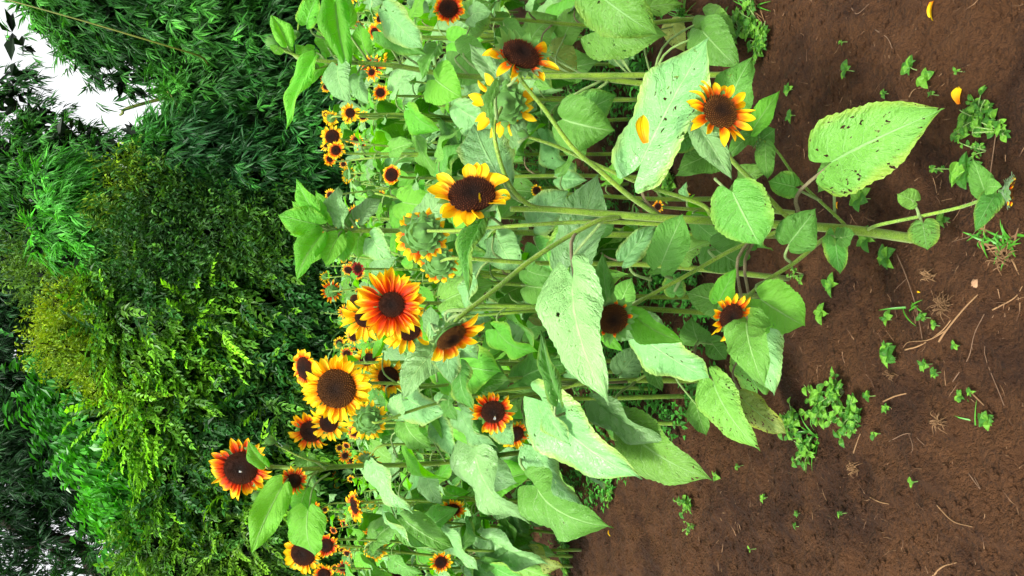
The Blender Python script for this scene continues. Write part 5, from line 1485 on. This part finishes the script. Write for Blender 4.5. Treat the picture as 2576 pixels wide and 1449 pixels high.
SD = [(2150, 180, 20, 4, 'seedling with a bitten green leaf, upper right soil'), (2310, 178, 20, 5, 'small light green seedling, leftmost of a close pair'), (2348, 196, 20, 6, 'small light green seedling, rightmost of a close pair'),
      (1995, 225, 16, 5, 'narrow leaved dark seedling next to the pointed green leaf'), (2425, 180, 10, 4, 'tiny faded seedling near the right upper soil'), (2360, 240, 10, 3, 'tiny seedling between the close pair and the leafy clump'),
      (2235, 235, 10, 5, 'tiny four leaved sprout right above the hole riddled leaf'), (2190, 500, 26, 8, 'sprawling small seedling above the base of the thick stem'), (2130, 105, 8, 4, 'tiny thin sprout alone on the upper soil'),
      (2000, 290, 12, 5, 'small round leaved sprout beside the bud'), (2245, 640, 26, 8, 'heart leaved seedling just below the thick stem base'), (2110, 710, 26, 6, 'seedling with three broad leaves below the low branch'),
      (2205, 600, 24, 6, 'dull green seedling touching the base of the thick stem'), (2085, 790, 20, 6, 'dark seedling below the seedling with broad leaves'), (2240, 805, 14, 6, 'bright sprout among dry roots in the middle soil'),
      (2345, 915, 14, 5, 'lime green four leaved seedling in the lower right soil'), (2370, 935, 12, 5, 'pale seedling touching the lime green one'), (2255, 900, 22, 7, 'creeping seedling beside a thin dry straw'),
      (2245, 868, 14, 4, 'thin bladed seedling just above the creeping one'), (2420, 870, 12, 4, 'clover like four leaved sprout near the long dry root'), (2340, 800, 12, 5, 'sprout beside the tangle of dry roots'),
      (2362, 820, 12, 4, 'second sprout beside the tangle of dry roots, nearer the root fork'), (2390, 560, 18, 6, 'leafy sprout under the low side branch near the right border'), (2130, 1290, 8, 5, 'tiny bright green sprout in the dark lower soil'),
      (2205, 995, 12, 5, 'sprout at the tip of the leafy weed clump'), (2240, 1025, 12, 7, 'round bushy sprout right of the leafy weed clump'), (2215, 1090, 10, 4, 'pair leaved sprout below right of the weed clump'),
      (1810, 1200, 12, 4, 'tiny sprout below the dark leaf tips'), (1930, 1250, 10, 5, 'tiny seedling low on the open soil'), (2015, 1290, 9, 5, 'bright sprout in the lower middle soil'), (2010, 1325, 9, 4, 'pale sprout just below the bright lower one'),
      (2430, 1000, 14, 5, 'thin seedling on the right lower soil beside a bent straw'), (2500, 1050, 18, 8, 'seedling with reddish stem near the right border'), (2310, 1210, 10, 4, 'small pale sprout on the bottom right soil'),
      (1870, 1170, 8, 4, 'tiny sprout between leaf tip and open soil'), (1905, 1380, 7, 4, 'tiny sprout near the bottom border'), (2450, 985, 9, 4, 'second thin seedling beside the bent straw')]
for i, (px, py, sp_, nl, lab) in enumerate(SD):
    seedling(px, py, sp_ * 1.25, nl + 1, lab, i + 1, hgt=0.018)
CL = [(2080, 1020, 62, 60, 'dense leafy weed clump on the soil, left half under the yellowing leaf'), (2150, 1040, 62, 60, 'dense leafy weed clump on the soil, right half'), (2040, 1130, 45, 40, 'dense low weed clump reaching toward the lower soil'),
      (2010, 1060, 50, 50, 'leafy weed clump right beside the tip of the yellowing leaf'), (2120, 985, 50, 40, 'leafy weed clump between stems and the open soil'), (2470, 300, 60, 60, 'leafy yellow green weed clump near the right border beside a fallen petal'), (2530, 330, 50, 30, 'leafy weed clump cut by the right border'),
      (2480, 380, 34, 16, 'small weed clump with rounded leaves under the yellow green one'), (1905, 55, 55, 50, 'leafy weed clump beside the upper stems at the top of the photo'), (1930, 110, 50, 50, 'leafy weed clump hanging right of the round green leaf'),
      (1740, 1270, 32, 40, 'weed strip at the tip of the wide dark green leaf'), (1750, 1320, 24, 18, 'end of the weed strip on the lower soil'), (1860, 80, 50, 40, 'leafy weed clump in the shade between the upper stems'),
      (2390, 425, 30, 9, 'weed with oval leaves above the low side branch'), (2450, 440, 34, 7, 'weed with one tall pointed leaf above the low side branch'), (1425, 1370, 44, 34, 'weeds among the stems near the bottom border'), (1435, 1425, 44, 34, 'weeds among the stems right at the bottom border'), (1540, 1240, 40, 26, 'weeds under the wide dark green leaf'), (1450, 560, 40, 30, 'weed clump in shade left of the main stem'),
      (1600, 640, 50, 40, 'weed clump in shade just below the main stem'), (1700, 640, 50, 40, 'weed clump at the feet of the second row'), (1770, 130, 60, 50, 'weed patch at the feet of the upper plants'),
      (1700, 470, 60, 40, 'weed patch between the branches above the main stem'), (1970, 780, 30, 16, 'small weed clump beside the broad pale leaf'), (2020, 690, 30, 14, 'small weed clump behind the low branch'), (2010, 600, 22, 10, 'small weeds behind the main stem')]
for i, (px, py, sp_, nl, lab) in enumerate(CL):
    nl = int(nl * 1.7); sp_ = sp_ * 1.15
    seedling(px, py, sp_, nl, lab, i + 101, hgt=0.04, name='weed_clump', cat='weed', group='leafy weed clumps on the soil', lsz=0.36)

# grass tufts
def tuft(px, py, n, L, label, seed, dry=0.2, width=0.006):
    r = random.Random(seed); g = GG(px, py)
    t = empty('grass_tuft', g, label, 'grass', 'grass tufts')
    for (nm, cnt, mt) in (('blade', int(n * (1 - dry)), 'grass'), ('straw', int(n * dry), 'straw')):
        for i in range(cnt):
            az = r.uniform(0, 6.28); el = r.uniform(0.2, 1.1) if nm == 'blade' else r.uniform(0.02, 0.4)
            ll = L * r.uniform(0.5, 1.1)
            d = Vector((math.cos(az) * math.cos(el), math.sin(az) * math.cos(el), math.sin(el))); side = Vector((-math.sin(az), math.cos(az), 0))
            V = []
            o = Vector((r.uniform(-.02, .02), r.uniform(-.02, .02), 0))
            for q in range(6):
                f = q / 5
                p = o + d * ll * f + Vector((0, 0, -0.6 * ll * f * f * math.sin(el)))
                wd = width * (1 - f ** 1.5) * (0.8 + 0.2 * f) + 0.0003
                V += [tuple(p - side * wd), tuple(p + Vector((0, 0, -wd * .5))), tuple(p + side * wd)]
            link(nm, mesh_np(nm, np.array(V), [grid_faces(6, 3)], M[mt]), t)
    return t


tuft(2530, 610, 40, 0.065, 'green grass tuft mixed with dry straw at the right border under the side branch', 1, 0.4, 0.0035)
tuft(2480, 605, 18, 0.055, 'small grass tuft left of the big one with straw', 2, 0.3, 0.003)
tuft(1900, 20, 26, 0.12, 'pale grass tuft among weeds at the top border', 3, 0.4, 0.003)
tuft(2050, 1100, 14, 0.12, 'broad bladed grass growing inside the leafy weed clump', 4, 0.1, 0.004)
tuft(1720, 40, 40, 0.16, 'fine green grass in the gap between upper leaves', 5, 0.1, 0.003)
tuft(2280, 770, 6, 0.10, 'few bright grass blades lying on the middle soil', 6, 0.0, 0.003)
tuft(2440, 1060, 8, 0.06, 'thin grass shoots on the lower right soil', 7, 0.3, 0.002)

# ground weeds in the shade between the rows: nobody could count them
wp = []
rw = random.Random(5)
while len(wp) < 3200:
    y = rw.uniform(1.9, 7.5); x = rw.uniform(-1, 1) * (0.42 * y + 0.2)
    if y < np.interp(x, ex, ey) - 0.22: continue
    if float(vnoise(np.array(x * 3.0), np.array(y * 3.0), 9)) < 0.42 and rw.random() < 0.85: continue
    wp.append((x, y, gzf(x, y) + 0.004))
wp = np.array(wp)


def proto_weed(seed, n=14):
    r = random.Random(seed); V = []; Q = []; C = []
    for i in range(n):
        a = r.uniform(0, 6.28); q = r.uniform(0, 0.05)
        lance((math.cos(a) * q, math.sin(a) * q, r.uniform(0.0, 0.05)), (math.cos(a * 1.7), math.sin(a * 1.7), r.uniform(0.0, 0.6)), (0, 0, 1), r.uniform(0.015, 0.032), r.uniform(0.010, 0.018), V, Q, C, r.uniform(0.6, 1.4), 0.1, 0.5)
    return np.array(V), np.array(Q), np.array(C)


pv, pq, pc = proto_weed(3)
n_ = len(wp); az = rng.uniform(0, 6.28, n_)
Rm = rot_from(np.stack([np.cos(az), np.sin(az), np.zeros(n_)], 1), np.tile([0, 0, 1.0], (n_, 1)))
cw = np.array([0.05, 0.22, 0.025]) * rng.uniform(0.5, 1.5, (n_, 1))
scatter('ground_weeds', pv, pq, wp, Rm, rng.uniform(0.7, 1.5, n_), cw, M['weed'], protoC=pc, kind='stuff')

# fine litter: slivers of straw and root, crumbs of soil
V, Q, T = [], [], []
rl = random.Random(12)
for i in range(2600):
    y = 1.05 + 3.6 * rl.random() ** 1.4; x = rl.uniform(-1, 1) * (0.42 * y + 0.15)
    if float(vnoise(np.array(x * 2.5), np.array(y * 2.5), 21)) < 0.40 and rl.random() < 0.75: continue
    z = gzf(x, y) + 0.004
    a = rl.uniform(0, 6.28); L = rl.choice([0.005, 0.007, 0.01, 0.015, 0.028]) * rl.uniform(0.7, 1.4); wd = rl.uniform(0.0003, 0.0009)
    bx = rl.uniform(-.12, .12) * L; dz = rl.uniform(-0.2, 0.5) * L
    o = len(V)
    ca, sa = math.cos(a), math.sin(a)
    for (f, h_) in ((0, 0), (.5, .3), (1, 0)):
        cx = x + ca * L * f - sa * bx * math.sin(f * 3.14); cy = y + sa * L * f + ca * bx * math.sin(f * 3.14)
        zz = z + dz * f
        V += [(cx - sa * wd, cy + ca * wd, zz), (cx + sa * wd, cy - ca * wd, zz), (cx, cy, zz + wd * 1.6)]
    for s_ in (0, 3):
        for (p, q) in ((0, 1), (1, 2), (2, 0)): Q.append((o + s_ + p, o + s_ + q, o + s_ + 3 + q, o + s_ + 3 + p))
me = mesh_np('straw_litter', np.array(V), [np.array(Q)], M['litter'], smooth=False)
o = link('straw_litter', me); o['kind'] = 'stuff'
V, T = [], []
ico = [(0, 0, 1), (.9, 0, .2), (.28, .85, .2), (-.72, .53, .2), (-.72, -.53, .2), (.28, -.85, .2), (0, 0, -.8)]
for i in range(15000):
    y = 1.05 + 3.4 * rl.random() ** 1.5; x = rl.uniform(-1, 1) * (0.42 * y + 0.12)
    if float(vnoise(np.array(x * 3.5), np.array(y * 3.5), 33)) < 0.35 and rl.random() < 0.6: continue
    s_ = rl.choice([0.0015, 0.002, 0.003, 0.004, 0.0065]) * rl.uniform(0.7, 1.5)
    z = gzf(x, y) + s_ * 0.3
    o = len(V)
    for (a, b, c_) in ico: V.append((x + a * s_ * rl.uniform(.7, 1.3), y + b * s_ * rl.uniform(.7, 1.3), z + c_ * s_ * rl.uniform(.6, 1.1)))
    for q in range(5):
        T.append((o, o + 1 + q, o + 1 + (q + 1) % 5)); T.append((o + 6, o + 1 + (q + 1) % 5, o + 1 + q))
me = mesh_np('soil_crumbs', np.array(V), [np.array(T)], M['soil'], smooth=False)
o = link('soil_crumbs', me); o['kind'] = 'stuff'

# single sticks, roots, stone, petals that can be picked out
def stick(pts, r0, r1, label, mat='twig', cat='dry stick', name='dry_stick', group='dry sticks and roots lying on the soil', lift=0.004, extra=()):
    w_ = [GG(*p) + Vector((0, 0, lift)) for p in pts]
    b = w_[0].copy()
    specs = [([p - b for p in w_], r0, r1, 4 * len(pts), 6, 0.05)]
    for e in extra:
        ww = [GG(*p) + Vector((0, 0, lift)) - b for p in e]
        specs.append((ww, r1 * 1.1, r1 * 0.5, 3 * len(e), 5, 0))
    o = link(name, tubes_mesh(name, specs, M[mat])); o.location = b
    return tag(o, label, cat, group)


stick([(2365, 860), (2385, 830), (2430, 775), (2470, 735)], 0.0028, 0.0016, 'long pale root running toward the stone', 'straw', extra=[[(2385, 830), (2340, 855), (2290, 860), (2275, 875)]])
stick([(2280, 880), (2320, 868), (2370, 835), (2400, 800)], 0.0022, 0.0012, 'forked pale root below the tangle of dry roots', 'straw')
stick([(2400, 960), (2440, 900), (2455, 840), (2480, 790)], 0.0014, 0.0009, 'thin dark root curving down the lower right soil')
stick([(2260, 640), (2285, 700), (2310, 780), (2325, 860)], 0.0016, 0.0009, 'thin dark root hanging from the stem base across the soil', extra=[[(2285, 700), (2250, 740), (2260, 800)]])
stick([(2225, 1010), (2260, 995), (2310, 985)], 0.0022, 0.0016, 'straight pale straw beside the leafy weed clump', 'straw')
stick([(2435, 975), (2470, 1010), (2500, 1040)], 0.0024, 0.0014, 'bent orange straw near the right border', 'straw')
stick([(2145, 20), (2160, 35), (2190, 10)], 0.0018, 0.0010, 'thin stick near the top of the bare soil')
stick([(2205, 75), (2235, 95), (2248, 122)], 0.0020, 0.0012, 'short bent stick on the upper bare soil')
stick([(2290, 245), (2305, 225), (2345, 218)], 0.0018, 0.001, 'curved dry stalk above the hole riddled leaf', 'straw')
stick([(2150, 1140), (2160, 1110), (2168, 1090)], 0.0022, 0.0014, 'short thick straw below the weed clump', 'straw')
stick([(2240, 1110), (2290, 1090), (2330, 1120)], 0.0016, 0.0009, 'thin crooked root right of the weed clump', extra=[[(2290, 1090), (2300, 1130), (2280, 1150)]])
stick([(2530, 1020), (2480, 880), (2530, 850)], 0.0012, 0.0007, 'hair thin root near the right border')
stick([(1830, 1290), (1812, 1292), (1818, 1310)], 0.0016, 0.001, 'small crossed straw on the lower open soil', 'straw')
stick([(2190, 1250), (2215, 1262), (2240, 1268)], 0.0016, 0.001, 'short reddish straw on the bottom soil', 'straw')
stick([(2360, 1270), (2400, 1310), (2450, 1325)], 0.0022, 0.001, 'long tapering dry husk on the bottom right soil', 'straw')
stick([(2350, 1449), (2375, 1425), (2410, 1415)], 0.0028, 0.0012, 'pale curved husk at the bottom border', 'straw')
stick([(2515, 300), (2470, 560), (2400, 610)], 0.0012, 0.0009, 'thin stalk lying behind the side branch')
stick([(2290, 600), (2330, 600), (2360, 590)], 0.0022, 0.0014, 'dark buried root at the foot of the thick stem')
stick([(2440, 1190), (2470, 1230), (2455, 1200)], 0.0014, 0.0008, 'crooked dark twig on the right lower soil')
stick([(2500, 780), (2555, 750), (2576, 720)], 0.0018, 0.001, 'pale root near the right border below the stone', 'straw')


def tangle(px, py, span, n, label, seed):
    r = random.Random(seed); g = GG(px, py); s_ = (g - CP).dot(F) / FPX * span
    specs = []
    for i in range(n):
        az = r.uniform(0, 6.28); L = s_ * r.uniform(0.5, 1.3)
        o = Vector((r.uniform(-.3, .3) * s_, r.uniform(-.3, .3) * s_, r.uniform(0.002, .012)))
        e = o + Vector((math.cos(az) * L, math.sin(az) * L, r.uniform(-.004, .02)))
        m_ = o.lerp(e, .5) + Vector((r.uniform(-.2, .2) * L, r.uniform(-.2, .2) * L, r.uniform(.002, .02)))
        specs.append(([o, m_, e], r.uniform(.0008, .0016), .0005, 7, 4, 0))
    o = link('root_tangle', tubes_mesh('root_tangle', specs, M['straw'])); o.location = g
    tag(o, label, 'dry roots', 'tangles of dry roots')


tangle(2385, 770, 32, 46, 'tangle of pale dry roots below the stone', 1)
tangle(2080, 1000, 16, 16, 'small tangle of roots at the edge of the weed clump', 6)
tangle(2375, 1060, 26, 26, 'tangle of reddish roots on the lower right soil', 2)
tangle(2535, 650, 34, 34, 'matted straw at the right border under the grass', 3)
tangle(2160, 1180, 22, 22, 'matted roots under the end of the leafy weed clump', 4)
tangle(2350, 695, 16, 26, 'pale dry husk bunch beside the stem base', 5)
tangle(2250, 940, 16, 14, 'few crossed straws above the lime green seedling', 8)

g = GG(2455, 716)
V = []; rs_ = random.Random(4)
for i in range(7):
    for j in range(10):
        ph = math.pi * i / 6; th = 2 * math.pi * j / 10
        q = 0.011 * (1 + 0.18 * math.sin(3 * th + i) + rs_.uniform(-.07, .07))
        V.append((q * math.sin(ph) * math.cos(th) * 1.15, q * math.sin(ph) * math.sin(th), q * math.cos(ph) * 0.7 + 0.003))
o = link('stone', mesh_np('stone', np.array(V), [grid_faces(7, 10, 0, True)], M['stone'])); o.location = g
tag(o, 'pale orange stone lying on the soil near the right border', 'stone')


def fallen(loc, d, up_, L, label, W=None):
    me = PM['petal_yellow'][1]
    o = link('fallen_petal', me)
    m_ = frame(loc, d, up_, L)
    o.matrix_basis = m_ @ Matrix.Diagonal((1, 0.42, 0.9, 1))
    return tag(o, label, 'petal', 'fallen yellow petals')


for (px, py, dx, dy, L, lab) in ((2352, 4, 0, 1, .05, 'yellow fallen petals at the top border of the photo'), (2420, 262, .2, -1, .040, 'curved yellow fallen petal right of the hole riddled leaf tip'),
                                 (2112, 508, .3, 1, .022, 'small orange fallen petal above the main stem'), (1735, 490, 1, 0, .02, 'small orange petal on shaded soil'), (1534, 1334, 1, .2, .035, 'yellow petal under the tip of the wide dark green leaf'),
                                 (2312, 735, 1, 0, .010, 'tiny orange petal piece on the middle soil'), (1992, 662, 1, 0, .012, 'tiny yellow petal piece behind the low branch')):
    g = GG(px, py)
    d = (-U * dx - R * dy); d.z = 0
    fallen(g + Vector((0, 0, .006)), d, (0.2, 0, 1), L, lab)
# the petal lying on the largest pale leaf
o = fallen(P(1625, 360, Y0 - .165), D(-.1, -1, 0.0), D(-.4, 0, 1), 0.055, 'yellow petal lying on the largest pale leaf')


# bees sitting on two of the discs
k = NT('bee_body'); tc = k.n('ShaderNodeTexCoord'); sp = k.n('ShaderNodeSeparateXYZ'); k.t.links.new(tc.outputs['Object'], sp.inputs[0])
bw = k.math('GREATER_THAN', k.math('SINE', k.math('MULTIPLY', sp.outputs[0], 14.0)), 0.2)
M['bee'] = k.done(k.princ(k.mix(bw, (0.02, 0.016, 0.012), (0.22, 0.16, 0.07)), 0.5, 0.4))
k = NT('bee_wing'); M['wing'] = k.done(k.princ((0.35, 0.37, 0.36), 0.25, 0.5))


def ellipsoid(sx, sy, sz, cx, n=8, m=10):
    V = []
    for i in range(n):
        for j in range(m):
            ph = math.pi * i / (n - 1); th = 2 * math.pi * j / m
            V.append((cx + sx * math.cos(ph), sy * math.sin(ph) * math.cos(th), sz * math.sin(ph) * math.sin(th)))
    return np.array(V), grid_faces(n, m, 0, True)


def bee(loc, nrm, along, L, label):
    m_ = frame(loc, along, nrm, L)
    t = bpy.data.objects.new('bee', None); t.empty_display_size = 0.01; COL.objects.link(t); t.matrix_basis = m_
    tag(t, label, 'bee', 'bees on flower discs')
    for nm, a in (('abdomen', (0.30, 0.15, 0.14, -0.28)), ('thorax', (0.17, 0.16, 0.15, 0.14)), ('head', (0.09, 0.11, 0.10, 0.38))):
        v, q = ellipsoid(*a); link(nm, mesh_np(nm, v, [q], M['bee']), t)
    for sg in (-1, 1):
        V = [(0.15, sg * .08, .14), (-0.05, sg * .16, .16), (-0.45, sg * .22, .15), (-0.50, sg * .10, .15), (-0.2, sg * .04, .16)]
        link('wing', mesh_np('wing', np.array(V), [np.array([(0, 1, 2), (0, 2, 3), (0, 3, 4)])], M['wing'], smooth=False), t)


nv = D(0.1, 0.2, 1)
bee(P(1244, 1045, YF - .12) + nv * 0.016, nv, D(0.3, -1, 0), 0.016, 'bee on the dark disc of the red flower above the widest leaf')
nv = D(0.05, 0.08, 1)
bee(P(613, 1180, YE) + nv * 0.026, nv, D(1, 0.2, 0), 0.014, 'bee on the disc of the tallest red orange sunflower')
